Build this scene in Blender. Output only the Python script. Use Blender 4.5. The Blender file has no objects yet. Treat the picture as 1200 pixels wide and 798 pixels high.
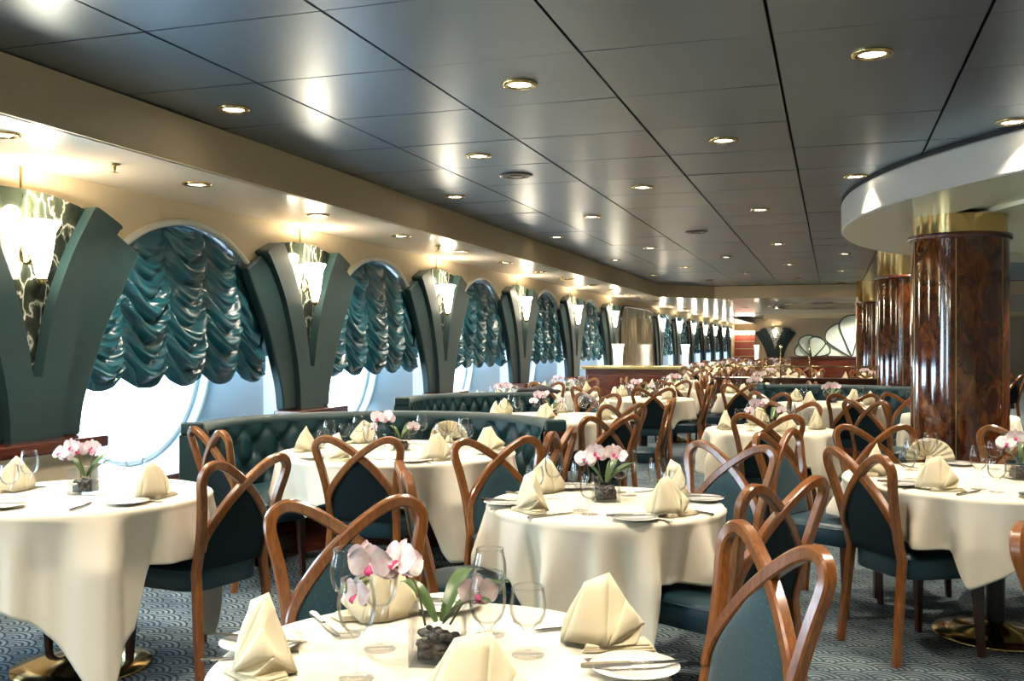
import bpy, bmesh, math, random
from math import sin, cos, pi, radians, sqrt, atan2
from mathutils import Vector, Matrix
random.seed(7)
SC = bpy.context.scene
COL = SC.collection

# ------------------------------------------------------------------ helpers
def link(o):
    COL.objects.link(o); return o

class MB:
    """collects shapes and links them as ONE mesh object"""
    def __init__(s): s.v = []; s.f = []
    def add(s, vs, fs):
        n = len(s.v); s.v += [tuple(p) for p in vs]; s.f += [tuple(i+n for i in f) for f in fs]; return s
    def box(s, c, d, rz=0.0, taper=1.0):
        x, y, z = d[0]/2, d[1]/2, d[2]/2
        vs = []
        for sz in (-1, 1):
            k = taper if sz < 0 else 1.0
            for sx, sy in ((-1,-1),(1,-1),(1,1),(-1,1)):
                px, py = sx*x*k, sy*y*k
                vs.append((c[0]+px*cos(rz)-py*sin(rz), c[1]+px*sin(rz)+py*cos(rz), c[2]+sz*z))
        return s.add(vs, [(3,2,1,0),(4,5,6,7),(0,1,5,4),(1,2,6,5),(2,3,7,6),(3,0,4,7)])
    def lathe(s, prof, n=24, c=(0,0,0), a0=0.0, a1=2*pi, sx=1.0, sy=1.0):
        full = abs(a1-a0-2*pi) < 1e-6
        m = n if full else n+1
        vs = []; fs = []
        for r, z in prof:
            for k in range(m):
                a = a0+(a1-a0)*k/n
                vs.append((c[0]+r*cos(a)*sx, c[1]+r*sin(a)*sy, c[2]+z))
        for i in range(len(prof)-1):
            for k in range(n):
                k2 = (k+1) % m
                fs.append((i*m+k, i*m+k2, (i+1)*m+k2, (i+1)*m+k))
        return s.add(vs, fs)
    def tube(s, path, r, n=6, cap=True):
        P = [Vector(p) for p in path]
        R = r if isinstance(r, (list, tuple)) else [r]*len(P)
        vs = []; fs = []
        up = Vector((0,0,1))
        for i, p in enumerate(P):
            t = (P[min(i+1, len(P)-1)]-P[max(i-1, 0)]).normalized()
            if i == 0:
                up = Vector((0,0,1)) if abs(t.z) < .9 else Vector((1,0,0))
            u = (up - t*up.dot(t)).normalized(); w = t.cross(u); up = u
            for k in range(n):
                a = 2*pi*k/n
                vs.append(p+(u*cos(a)+w*sin(a))*R[i])
        for i in range(len(P)-1):
            for k in range(n):
                k2 = (k+1) % n
                fs.append((i*n+k, i*n+k2, (i+1)*n+k2, (i+1)*n+k))
        if cap:
            fs.append(tuple(range(n))[::-1]); fs.append(tuple((len(P)-1)*n+k for k in range(n)))
        return s.add(vs, fs)
    def grid(s, fn, nu, nv):
        vs = [fn(i/nu, j/nv) for j in range(nv+1) for i in range(nu+1)]
        w = nu+1
        fs = [(j*w+i, j*w+i+1, (j+1)*w+i+1, (j+1)*w+i) for j in range(nv) for i in range(nu)]
        return s.add(vs, fs)
    def prism(s, outline, fn0, fn1):
        """outline: 2D points; fn0/fn1 map a 2D point to the back / front 3D point"""
        n = len(outline)
        vs = [fn0(*p) for p in outline]+[fn1(*p) for p in outline]
        fs = [tuple(range(n))[::-1], tuple(range(n, 2*n))]
        fs += [(i, (i+1) % n, n+(i+1) % n, n+i) for i in range(n)]
        return s.add(vs, fs)
    def mesh(s, name, mat, smooth=False, angle=None):
        me = bpy.data.meshes.new(name)
        me.from_pydata(s.v, [], s.f)
        bm = bmesh.new(); bm.from_mesh(me)
        bmesh.ops.recalc_face_normals(bm, faces=bm.faces)
        bm.to_mesh(me); bm.free()
        if smooth:
            me.polygons.foreach_set('use_smooth', [True]*len(me.polygons))
            if angle:
                try: me.set_sharp_from_angle(angle=radians(angle))
                except Exception: pass
        if mat: me.materials.append(mat)
        me.update(); return me
    def build(s, name, mat, parent=None, smooth=False, angle=None, bevel=0, seg=2, loc=None, rz=None):
        o = link(bpy.data.objects.new(name, s.mesh(name, mat, smooth, angle)))
        if parent: o.parent = parent
        if bevel:
            m = o.modifiers.new('bevel', 'BEVEL'); m.width = bevel; m.segments = seg
            m.limit_method = 'ANGLE'; m.angle_limit = radians(38)
            if smooth or True:
                o.data.polygons.foreach_set('use_smooth', [True]*len(o.data.polygons))
                m.harden_normals = True
        if loc is not None: o.location = loc
        if rz is not None: o.rotation_euler = (0, 0, rz)
        return o

def tag(o, label=None, cat=None, group=None, kind=None):
    if label: o['label'] = label
    if cat: o['category'] = cat
    if group: o['group'] = group
    if kind: o['kind'] = kind
    return o
def empty(name, label=None, cat=None, group=None, loc=(0,0,0), rz=0):
    o = link(bpy.data.objects.new(name, None)); o.empty_display_size = .1
    o.location = loc; o.rotation_euler = (0, 0, rz)
    return tag(o, label, cat, group)
def struct(o):
    o['kind'] = 'structure'; return o
def copy_tree(o, parent=None):
    c = o.copy(); COL.objects.link(c)
    c.parent = parent
    for ch in list(o.children): copy_tree(ch, c)
    return c
def cr(pts, n=6):
    """Catmull-Rom through points (any dimension)"""
    P = [Vector(p) for p in pts]; out = []
    for i in range(len(P)-1):
        p0 = P[i-1] if i else P[0]*2-P[1]
        p1, p2 = P[i], P[i+1]
        p3 = P[i+2] if i+2 < len(P) else P[-1]*2-P[-2]
        for k in range(n):
            t = k/n
            out.append(.5*((2*p1)+(p2-p0)*t+(2*p0-5*p1+4*p2-p3)*t*t+(3*p1-p0-3*p2+p3)*t**3))
    out.append(P[-1]); return out
class Kind:
    """first use returns the original, later uses return copies of it and its parts"""
    def __init__(s, root): s.root = root; s.used = False
    def place(s, loc, rz=0, label=None, group=None, scale=None):
        o = s.root if not s.used else copy_tree(s.root)
        s.used = True
        o.location = loc; o.rotation_euler = (0, 0, rz)
        if label: o['label'] = label
        if group: o['group'] = group
        elif 'group' in o.keys(): del o['group']
        return o
    def done(s):
        if not s.used:
            for c in [s.root]+list(s.root.children_recursive): bpy.data.objects.remove(c)

# ------------------------------------------------------------------ materials
def new_mat(name):
    m = bpy.data.materials.new(name); m.use_nodes = True
    nt = m.node_tree; b = nt.nodes['Principled BSDF']
    return m, nt, b
def node(nt, typ, **kw):
    n = nt.nodes.new(typ)
    for k, v in kw.items():
        if k.startswith('i_'):
            n.inputs[int(k[2:])].default_value = v
        else: setattr(n, k, v)
    return n
def setp(b, **kw):
    names = dict(color='Base Color', rough='Roughness', metal='Metallic', spec='Specular IOR Level', coat='Coat Weight',
                 coat_rough='Coat Roughness', sheen='Sheen Weight', sheen_rough='Sheen Roughness', emit='Emission Color', es='Emission Strength',
                 aniso='Anisotropic', sheen_tint='Sheen Tint', sss='Subsurface Weight', trans='Transmission Weight', ior='IOR')
    for k, v in kw.items():
        if k in ('color', 'emit', 'sheen_tint') and len(v) == 3: v = (*v, 1)
        b.inputs[names[k]].default_value = v
def plain(name, color, rough=.5, **kw):
    m, nt, b = new_mat(name); setp(b, color=color, rough=rough, **kw); return m
def coords(nt, scale=(1,1,1), kind='Object', rot=(0,0,0)):
    tc = node(nt, 'ShaderNodeTexCoord'); mp = node(nt, 'ShaderNodeMapping')
    mp.inputs['Scale'].default_value = scale; mp.inputs['Rotation'].default_value = rot
    nt.links.new(tc.outputs[kind], mp.inputs['Vector']); return mp.outputs['Vector']
def ramp(nt, fac, stops):
    r = node(nt, 'ShaderNodeValToRGB'); e = r.color_ramp.elements
    while len(e) < len(stops): e.new(.5)
    for k, (p, c) in enumerate(stops):
        e[k].position = p; e[k].color = (*c, 1) if len(c) == 3 else c
    nt.links.new(fac, r.inputs['Fac']); return r.outputs['Color']
def bump(nt, b, height, strength=.3, dist=.002):
    n = node(nt, 'ShaderNodeBump'); n.inputs['Strength'].default_value = strength; n.inputs['Distance'].default_value = dist
    nt.links.new(height, n.inputs['Height']); nt.links.new(n.outputs['Normal'], b.inputs['Normal'])
def noise(nt, vec, scale, detail=3, rough=.5, dist=0):
    n = node(nt, 'ShaderNodeTexNoise'); n.inputs['Scale'].default_value = scale; n.inputs['Detail'].default_value = detail
    n.inputs['Roughness'].default_value = rough; n.inputs['Distortion'].default_value = dist
    nt.links.new(vec, n.inputs['Vector']); return n.outputs['Fac']

M = {}
def mats():
    # bent wood of the chairs
    m, nt, b = new_mat('chair_wood')
    v = coords(nt, (6, 6, 1.2))
    f = noise(nt, v, 9, 5, .6, 1.2)
    nt.links.new(ramp(nt, f, [(.25, (.125, .040, .009)), (.55, (.25, .086, .018)), (.8, (.36, .14, .034))]), b.inputs['Base Color'])
    setp(b, rough=.28, coat=.6, coat_rough=.12); M['wood'] = m
    M['leg_wood'] = plain('dark_leg_wood', (.06, .018, .008), .3, coat=.4)
    # chair front fabric with small dots
    m, nt, b = new_mat('teal_fabric')
    v = coords(nt, (1, 1, 1))
    vo = node(nt, 'ShaderNodeTexVoronoi'); vo.inputs['Scale'].default_value = 70; nt.links.new(v, vo.inputs['Vector'])
    nt.links.new(ramp(nt, vo.outputs['Distance'], [(.10, (.045, .10, .11)), (.22, (.009, .046, .062))]), b.inputs['Base Color'])
    bump(nt, b, noise(nt, v, 500, 2), .25, .001)
    setp(b, rough=.8, sheen=.25, sheen_rough=.4); M['fabric'] = m
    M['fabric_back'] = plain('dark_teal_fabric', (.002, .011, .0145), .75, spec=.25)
    m, nt, b = new_mat('seat_leather')
    v = coords(nt)
    bump(nt, b, noise(nt, v, 160, 3), .12, .002)
    setp(b, color=(.006, .036, .053), rough=.42, sheen=.05); M['seat'] = m
    m, nt, b = new_mat('green_leatherette')
    v = coords(nt)
    f = noise(nt, v, 3, 3)
    nt.links.new(ramp(nt, f, [(.3, (.0035, .029, .033)), (.7, (.006, .040, .044))]), b.inputs['Base Color'])
    bump(nt, b, noise(nt, v, 120, 3), .1, .002)
    setp(b, rough=.5, sheen=.12); M['pil'] = m
    m, nt, b = new_mat('booth_leather')
    v = coords(nt); bump(nt, b, noise(nt, v, 90, 3), .1, .002)
    setp(b, color=(.008, .043, .054), rough=.4); M['booth'] = m
    # satin
    m, nt, b = new_mat('teal_satin')
    v = coords(nt); f = noise(nt, v, 40, 4)
    bump(nt, b, f, .15, .006)
    setp(b, color=(.008, .108, .155), rough=.27, spec=.9, sheen=.3, sheen_rough=.3, sheen_tint=(.5, .9, 1)); M['satin'] = m
    # linen
    m, nt, b = new_mat('tablecloth_linen')
    v = coords(nt); bump(nt, b, noise(nt, v, 9, 4), .25, .01)
    setp(b, color=(.84, .775, .63), rough=.8); M['cloth'] = m
    m, nt, b = new_mat('cream_napkin')
    v = coords(nt); bump(nt, b, noise(nt, v, 300, 2), .15, .001)
    setp(b, color=(.87, .77, .53), rough=.8, sss=0.0); M['napkin'] = m
    M['china'] = plain('white_china', (.86, .85, .80), .12, coat=.5)
    M['silver'] = plain('polished_cutlery', (.55, .55, .54), .12, metal=1)
    M['brass'] = plain('polished_brass', (.72, .52, .22), .14, metal=1)
    M['brass_dull'] = plain('satin_brass', (.55, .45, .22), .3, metal=1)
    M['black_metal'] = plain('black_metal', (.012, .012, .014), .3)
    M['black'] = plain('black_gap', (.004, .004, .005), .8)
    # thin glass
    m = bpy.data.materials.new('clear_glass'); m.use_nodes = True; nt = m.node_tree; nt.nodes.clear()
    out = node(nt, 'ShaderNodeOutputMaterial'); mix = node(nt, 'ShaderNodeMixShader')
    tr = node(nt, 'ShaderNodeBsdfTransparent'); tr.inputs[0].default_value = (.988, .992, .99, 1)
    gl = node(nt, 'ShaderNodeBsdfGlossy'); gl.inputs['Roughness'].default_value = .03
    lw = node(nt, 'ShaderNodeLayerWeight'); lw.inputs['Blend'].default_value = .16
    ma = node(nt, 'ShaderNodeMath', operation='MULTIPLY_ADD'); ma.inputs[1].default_value = .48; ma.inputs[2].default_value = .028
    nt.links.new(lw.outputs['Fresnel'], ma.inputs[0]); nt.links.new(ma.outputs[0], mix.inputs['Fac'])
    nt.links.new(tr.outputs[0], mix.inputs[1]); nt.links.new(gl.outputs[0], mix.inputs[2]); nt.links.new(mix.outputs[0], out.inputs['Surface'])
    M['glass'] = m
    # ceiling metal; the blue tint of reflected daylight is put into its colour
    m, nt, b = new_mat('slate_metal_panel')
    v = coords(nt, (1, 1, 1)); f = noise(nt, v, .6, 2)
    nt.links.new(ramp(nt, f, [(.3, (.20, .26, .315)), (.7, (.25, .305, .35))]), b.inputs['Base Color'])
    setp(b, rough=.33, metal=1.0); M['ceil'] = m
    M['soffit'] = plain('white_soffit', (.84, .80, .72), .22, coat=.3)
    M['fascia'] = plain('cream_fascia', (.70, .58, .37), .45)
    M['rim'] = plain('pale_soffit_rim', (.60, .57, .51), .4)
    M['under'] = plain('cream_soffit', (.90, .81, .58), .3)
    M['wall'] = plain('cream_wall', (.84, .70, .49), .55)
    M['reveal'] = plain('white_reveal', (.82, .85, .87), .4)
    M['white_trim'] = plain('white_trim', (.85, .82, .74), .35)
    # marble
    m, nt, b = new_mat('dark_veined_marble')
    v = coords(nt, (1, 1, .6))
    dn = node(nt, 'ShaderNodeTexNoise'); dn.inputs['Scale'].default_value = 4; dn.inputs['Detail'].default_value = 6; nt.links.new(v, dn.inputs['Vector'])
    ad = node(nt, 'ShaderNodeMix', data_type='RGBA', blend_type='ADD'); ad.inputs[0].default_value = .35
    nt.links.new(v, ad.inputs[6]); nt.links.new(dn.outputs['Color'], ad.inputs[7])
    vo = node(nt, 'ShaderNodeTexVoronoi', feature='DISTANCE_TO_EDGE'); vo.inputs['Scale'].default_value = 7; nt.links.new(ad.outputs[2], vo.inputs['Vector'])
    vein = ramp(nt, vo.outputs['Distance'], [(0, (.75, .75, .66)), (.018, (.30, .31, .25)), (.05, (.045, .055, .04)), (.3, (.016, .022, .016))])
    cl = ramp(nt, noise(nt, v, 2.5, 4), [(.4, (.25, .25, .25)), (.65, (1.6, 1.6, 1.6))])
    mx = node(nt, 'ShaderNodeMix', data_type='RGBA', blend_type='MULTIPLY'); mx.inputs[0].default_value = 1
    nt.links.new(vein, mx.inputs[6]); nt.links.new(cl, mx.inputs[7]); nt.links.new(mx.outputs[2], b.inputs['Base Color'])
    setp(b, rough=.12); M['marble'] = m
    m, nt, b = new_mat('tan_marble')
    v = coords(nt, (1, 2.2, .45)); f = noise(nt, v, 4, 6, .6, 1.0)
    nt.links.new(ramp(nt, f, [(.3, (.13, .10, .055)), (.55, (.33, .28, .17)), (.75, (.55, .48, .32))]), b.inputs['Base Color'])
    setp(b, rough=.1); M['marble_tan'] = m
    # burl column
    m, nt, b = new_mat('burl_mahogany')
    v = coords(nt, (1, 1, .55)); f = noise(nt, v, 7, 8, .68, 1.6)
    nt.links.new(ramp(nt, f, [(.30, (.022, .005, .002)), (.48, (.085, .020, .006)), (.60, (.20, .055, .012)), (.75, (.32, .11, .025))]), b.inputs['Base Color'])
    setp(b, rough=.10, coat=1.0, coat_rough=.03, spec=.6); M['burl'] = m
    m, nt, b = new_mat('mahogany')
    v = coords(nt, (1, 1, 8)); f = noise(nt, v, 3, 5, .6, 1)
    nt.links.new(ramp(nt, f, [(.3, (.05, .010, .006)), (.7, (.13, .028, .014))]), b.inputs['Base Color'])
    setp(b, rough=.2, coat=.6, coat_rough=.08); M['mahogany'] = m
    # plants
    m, nt, b = new_mat('orchid_petal')
    v = coords(nt); f = noise(nt, v, 60, 4)
    nt.links.new(ramp(nt, f, [(.35, (.86, .62, .68)), (.6, (.92, .84, .82))]), b.inputs['Base Color'])
    setp(b, rough=.55, sss=0.0); M['petal'] = m
    M['lip'] = plain('magenta_lip', (.62, .05, .22), .5)
    M['bud'] = plain('green_bud', (.42, .48, .16), .5)
    M['leaf'] = plain('orchid_leaf', (.07, .13, .035), .35)
    M['stem'] = plain('orchid_stem', (.16, .14, .05), .5)
    m, nt, b = new_mat('grey_pebbles')
    v = coords(nt); vo = node(nt, 'ShaderNodeTexVoronoi'); vo.inputs['Scale'].default_value = 60; nt.links.new(v, vo.inputs['Vector'])
    nt.links.new(ramp(nt, vo.outputs['Distance'], [(.1, (.24, .22, .19)), (.6, (.05, .045, .04))]), b.inputs['Base Color'])
    setp(b, rough=.4); M['pebble'] = m
    # lights
    def emis(name, c, s):
        m, nt, b = new_mat(name); setp(b, color=c, emit=c, es=s, rough=.4); return m
    M['lamp'] = emis('lit_lamp_glass', (1, .86, .64), 22)
    M['lens'] = emis('lit_downlight_lens', (1, .90, .70), 16)
    M['torch'] = emis('lit_torchiere_glass', (1, .88, .66), 3)
    M['shell'] = plain('etched_shell_glass', (.66, .76, .68), .3)
    M['shell_edge'] = plain('dark_green_edge', (.02, .06, .05), .3)
    M['red'] = plain('red_marble', (.42, .07, .045), .25)
    M['dark_jacket'] = plain('dark_cloth', (.03, .025, .03), .8)
    # carpet: overlapping scallops
    m, nt, b = new_mat('scallop_carpet')
    v = coords(nt, (1, 1, 1), rot=(0, 0, radians(12)))
    sep = node(nt, 'ShaderNodeSeparateXYZ'); nt.links.new(v, sep.inputs[0])
    def mth(op, a, bb=None, c=None):
        n = node(nt, 'ShaderNodeMath', operation=op)
        for k, q in enumerate((a, bb, c)):
            if q is None: continue
            if isinstance(q, (int, float)): n.inputs[k].default_value = q
            else: nt.links.new(q, n.inputs[k])
        return n.outputs[0]
    D = .24
    X = mth('DIVIDE', sep.outputs[0], D); Y = mth('DIVIDE', sep.outputs[1], D*.27)
    j0 = mth('FLOOR', Y)
    def cand(off):
        j = mth('ADD', j0, off)
        par = mth('MULTIPLY', mth('MODULO', mth('ADD', j, 2000), 2), .5)
        xs = mth('SUBTRACT', mth('FRACT', mth('ADD', mth('ADD', X, par), 500)), .5)
        dy = mth('MULTIPLY', mth('SUBTRACT', Y, j), .27)
        return mth('SQRT', mth('ADD', mth('MULTIPLY', xs, xs), mth('MULTIPLY', dy, dy)))
    d1, d2, d3 = cand(-1), cand(0), cand(1)
    i2 = mth('LESS_THAN', d2, .5); i1 = mth('LESS_THAN', d1, .5)
    def mixf(f, a, bb):
        return mth('ADD', mth('MULTIPLY', a, mth('SUBTRACT', 1, f)), mth('MULTIPLY', bb, f))
    dd = mixf(i1, mixf(i2, d3, d2), d1)
    ring = mth('PINGPONG', mth('MULTIPLY', dd, 1.0), .058)
    nz = noise(nt, v, 5, 4)
    ln = ramp(nt, ring, [(.016, (.006, .013, .024)), (.033, (.165, .225, .25))])
    blot = ramp(nt, nz, [(.35, (.35, .42, .5)), (.62, (1.15, 1.1, 1.05))])
    mx = node(nt, 'ShaderNodeMix', data_type='RGBA', blend_type='MULTIPLY'); mx.inputs[0].default_value = .85
    nt.links.new(ln, mx.inputs[6]); nt.links.new(blot, mx.inputs[7])
    nt.links.new(mx.outputs[2], b.inputs['Base Color'])
    bump(nt, b, noise(nt, v, 300, 2), .12, .002)
    setp(b, rough=.95); M['carpet'] = m
mats()
# ------------------------------------------------------------------ camera
EYE = 1.40
cam = bpy.data.cameras.new('camera'); cam.sensor_width = 36; cam.lens = 34.5; cam.shift_y = .005
co = link(bpy.data.objects.new('camera', cam)); co.location = (0, 0, EYE); co.rotation_euler = (pi/2, 0, radians(18.06))
SC.camera = co
ZC, ZS = 2.70, 2.427               # main ceiling, lower soffits
XW, XF = -4.42, -3.48              # window wall, fascia of the side soffit
YB, YE1, YE2, YFAR = -5.2, 21.8, 35.0, 48.0
XR = 10.45
BAY = 3.10; PY0 = 4.47; WY0 = 6.02
CIRC = (5.06, 9.4, 4.98)

# ------------------------------------------------------------------ floor, walls, ceiling
struct(MB().box(((XW+XR)/2-.3, (YB+YFAR)/2, -.05), (XR-XW+1.2, YFAR-YB+.4, .1)).build('floor', M['carpet']))
def arch_z(s, r=1.2, z0=1.07): return z0+sqrt(max(r*r-s*s, 0))
SILL = .50
win_y = [WY0+BAY*k for k in range(-2, 5)]
far_win_y = [27.55+BAY*k for k in range(6)]
mb = MB()
def wall_quad(y0, y1, za0, za1, zb0, zb1):
    mb.add([(XW, y0, za0), (XW, y1, za1), (XW, y1, zb1), (XW, y0, zb0)], [(0, 1, 2, 3)])
edges = YB
for yc in win_y+far_win_y:
    n = 40
    if yc-1.2 > edges+1e-4: wall_quad(edges, yc-1.2, 0, 0, ZC+.12, ZC+.12)
    for k in range(n):
        s0, s1 = -1.2+2.4*k/n, -1.2+2.4*(k+1)/n
        wall_quad(yc+s0, yc+s1, arch_z(s0), arch_z(s1), ZC+.12, ZC+.12)
    wall_quad(yc-1.2, yc+1.2, 0, 0, SILL, SILL)
    edges = yc+1.2
wall_quad(edges, YFAR, 0, 0, ZC+.12, ZC+.12)
struct(mb.build('wall_left', M['wall']))
struct(MB().box((XR+.05, (YB+YFAR)/2, 1.41), (.1, YFAR-YB, 2.82)).build('wall_right', M['wall']))
struct(MB().box(((XW+XR)/2, YB-.05, 1.41), (XR-XW+.2, .1, 2.82)).build('wall_back', M['wall']))
struct(MB().box(((XW+XR)/2, YFAR+.05, 1.41), (XR-XW+.2, .1, 2.82)).build('wall_far', M['wall']))

# metal panel ceiling: real panels with open joints over a dark void
mb = MB()
xl = [-.241+.8225*k for k in range(-4, 14)]; yl = [4.228+.831*k for k in range(-12, 22)]
rnd = random.Random(3)
for i in range(len(xl)-1):
    for j in range(len(yl)-1):
        x0, x1, y0, y1 = xl[i]+.007, xl[i+1]-.007, yl[j]+.0045, yl[j+1]-.0045
        z = ZC+rnd.uniform(0, .0012); tx, ty = rnd.uniform(-.0016, .0016), rnd.uniform(-.0012, .0012)
        vs = [(x0, y0, z-tx-ty), (x1, y0, z+tx-ty), (x1, y1, z+tx+ty), (x0, y1, z-tx+ty)]
        mb.add(vs+[(a, b_, ZC+.02) for a, b_, _ in vs], [(3, 2, 1, 0), (0, 1, 5, 4), (1, 2, 6, 5), (2, 3, 7, 6), (3, 0, 4, 7)])
struct(mb.build('ceiling', M['ceil']))
struct(MB().box(((XW+XR)/2, (YB+YFAR)/2, ZC+.12), (XR-XW+.6, YFAR-YB+.6, .06)).build('ceiling_void', M['black']))
struct(MB().box(((XW+XR)/2, (YE2+YFAR)/2, ZC+.03), (XR-XW, YFAR-YE2, .05)).build('ceiling_far', M['ceil']))

# side soffit over the windows, its fascia and the far soffit
struct(MB().box(((XW-.1+XF-.02)/2, (YB+YFAR)/2, ZS+.02), (XF-.02-XW+.1, YFAR-YB, .04)).build('trim_1', M['soffit']))
mb = MB(); P = [(XF, YB), (XF, 20.65), (-2.45, YE1), (XR, YE1)]
vs = []
for (x, y), (nx, ny) in zip(P, [(-.04, 0), (-.04, .016), (-.016, .04), (0, .04)]):
    vs += [(x, y, ZS), (x, y, ZC-.004), (x+nx, y+ny, ZC-.004), (x+nx, y+ny, ZS)]
fs = []
for i in range(3):
    a = i*4; c = a+4
    fs += [(a, a+1, c+1, c), (a+1, a+2, c+2, c+1), (a+2, a+3, c+3, c+2), (a+3, a, c, c+3)]
fs += [(0, 3, 2, 1), (12, 13, 14, 15)]
mb.add(vs, fs); struct(mb.build('trim_2', M['fascia']))
mb = MB()
vs = [(XF-.02, 20.65), (-2.46, YE1+.02), (XR, YE1+.02), (XR, YE2), (XF-.02, YE2)]
mb.prism(vs, lambda x, y: (x, y, ZS), lambda x, y: (x, y, ZS+.05))
struct(mb.build('trim_3', M['soffit']))
struct(MB().box(((XF+XR)/2, YE2, (ZS+ZC)/2), (XR-XF, .06, ZC-ZS)).build('trim_4', M['fascia']))
# deep cream beam hanging below the far soffit
struct(MB().box((2.4, 33.2, ZS-.05), (9.0, .5, .16)).build('trim_5', M['fascia'], bevel=.01))
# oval mirrored recess ring in the far soffit
mb = MB(); mb.lathe([(.55, 0), (.75, -.03), (.9, -.03), (.95, 0)], 40, (-.1, 26.5, ZS), sx=1.6, sy=2.4)
mb.lathe([(.02, -.004), (.56, -.004)], 40, (-.1, 26.5, ZS), sx=1.6, sy=2.4)
struct(mb.build('trim_6', M['silver'], smooth=True, angle=40))

# big round soffit around the columns
cx, cy, cr_ = CIRC
A0, A1 = radians(80), radians(280)
mb = MB()
mb.lathe([(cr_-.06, ZC-.02), (cr_-.012, ZC-.02), (cr_, ZC-.035), (cr_, ZS+.012), (cr_-.012, ZS)], 120, (cx, cy, 0), radians(60), radians(300))
struct(mb.build('trim_7', M['rim'], smooth=True, angle=30))
mb = MB()
mb.lathe([(cr_-.012, ZS), (4.30, ZS), (4.29, ZS+.03), (4.05, ZS+.03), (4.04, ZS), (.02, ZS)], 120, (cx, cy, 0), radians(60), radians(300))
struct(mb.build('trim_8', M['under'], smooth=True, angle=30))
mb = MB(); mb.lathe([(cr_+.004, ZC+.01), (cr_+.004, ZC-.022), (cr_-.06, ZC-.022)], 120, (cx, cy, 0), radians(60), radians(300))
struct(mb.build('trim_9', M['black'], smooth=True))  # black strip paints in the shadow gap between rim and ceiling
struct(MB().box((cx+3.85, cy, ZS+.1), (3.0, 9.6, .2)).build('trim_10', M['under']))

# ------------------------------------------------------------------ round windows in deep arched recesses
def window_kind():
    root = empty('window_1'); root['kind'] = 'structure'
    # boundary of the arched opening seen from its centre, joined to a round pane
    n = 96; zc = 1.33; R = .82
    def opening(a):
        ca, sa = cos(a), sin(a)
        lo, hi = 0, 3
        for _ in range(40):
            m_ = (lo+hi)/2; s, z = m_*ca, zc+m_*sa
            ins = abs(s) < 1.2 and z > SILL and (z < 1.07 or (s*s+(z-1.07)**2 < 1.44))
            if ins: lo = m_
            else: hi = m_
        return lo*ca, zc+lo*sa
    rings = []
    for (k, x) in ((0, .0), (0, -.14), (1, -.44), (1, -.52)):
        r_ = []
        for i in range(n):
            a = 2*pi*i/n
            s, z = opening(a) if k == 0 else (R*cos(a), zc+R*sin(a))
            r_.append((x, s, z))
        rings.append(r_)
    vs = [p for r_ in rings for p in r_]; fs = []
    for i in range(3):
        for k in range(n):
            fs.append((i*n+k, i*n+(k+1) % n, (i+1)*n+(k+1) % n, (i+1)*n+k))
    o = MB().add(vs, fs).build('window_reveal', M['reveal'], root, smooth=True, angle=35); struct(o)
    mb = MB()
    for rr, xx, tr in ((R+.035, -.43, .03), (R-.02, -.50, .022)):
        mb.tube([(xx, rr*cos(2*pi*k/72), zc+rr*sin(2*pi*k/72)) for k in range(73)], tr, 8, cap=False)
    struct(mb.build('window_frame', M['white_trim'], root, smooth=True))
    struct(MB().lathe([(.001, 0), (R+.01, 0), (R+.01, .012), (.001, .012)], 64).build('pane', M['glass'], root)).matrix_local = \
        Matrix.Translation((-.50, 0, zc)) @ Matrix.Rotation(pi/2, 4, 'Y')
    path = [(.012, -1.215, .9)]+[(.012, 1.215*cos(pi-pi*k/40), 1.07+1.215*sin(pi*k/40)) for k in range(41)]+[(.012, 1.215, .9)]
    struct(MB().tube(path, .026, 8).build('window_trim', M['white_trim'], root, smooth=True))
    struct(MB().box((-.10, 0, SILL-.02), (.36, 2.46, .06)).build('window_sill', M['mahogany'], root, bevel=.008))
    return Kind(root)
wk = window_kind()
for k, y in enumerate(win_y+far_win_y):
    o = wk.place((XW, y, 0)); o.name = 'window_%d' % (k+1)
# daylight portals sit in the window openings
for y in win_y+far_win_y[:3]:
    l = bpy.data.lights.new('window_portal', 'AREA'); l.shape = 'DISK'; l.size = 1.7; l.cycles.is_portal = True
    o = link(bpy.data.objects.new('window_portal', l)); o.location = (XW-.56, y, 1.33); o.rotation_euler = (0, -pi/2, 0)

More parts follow.
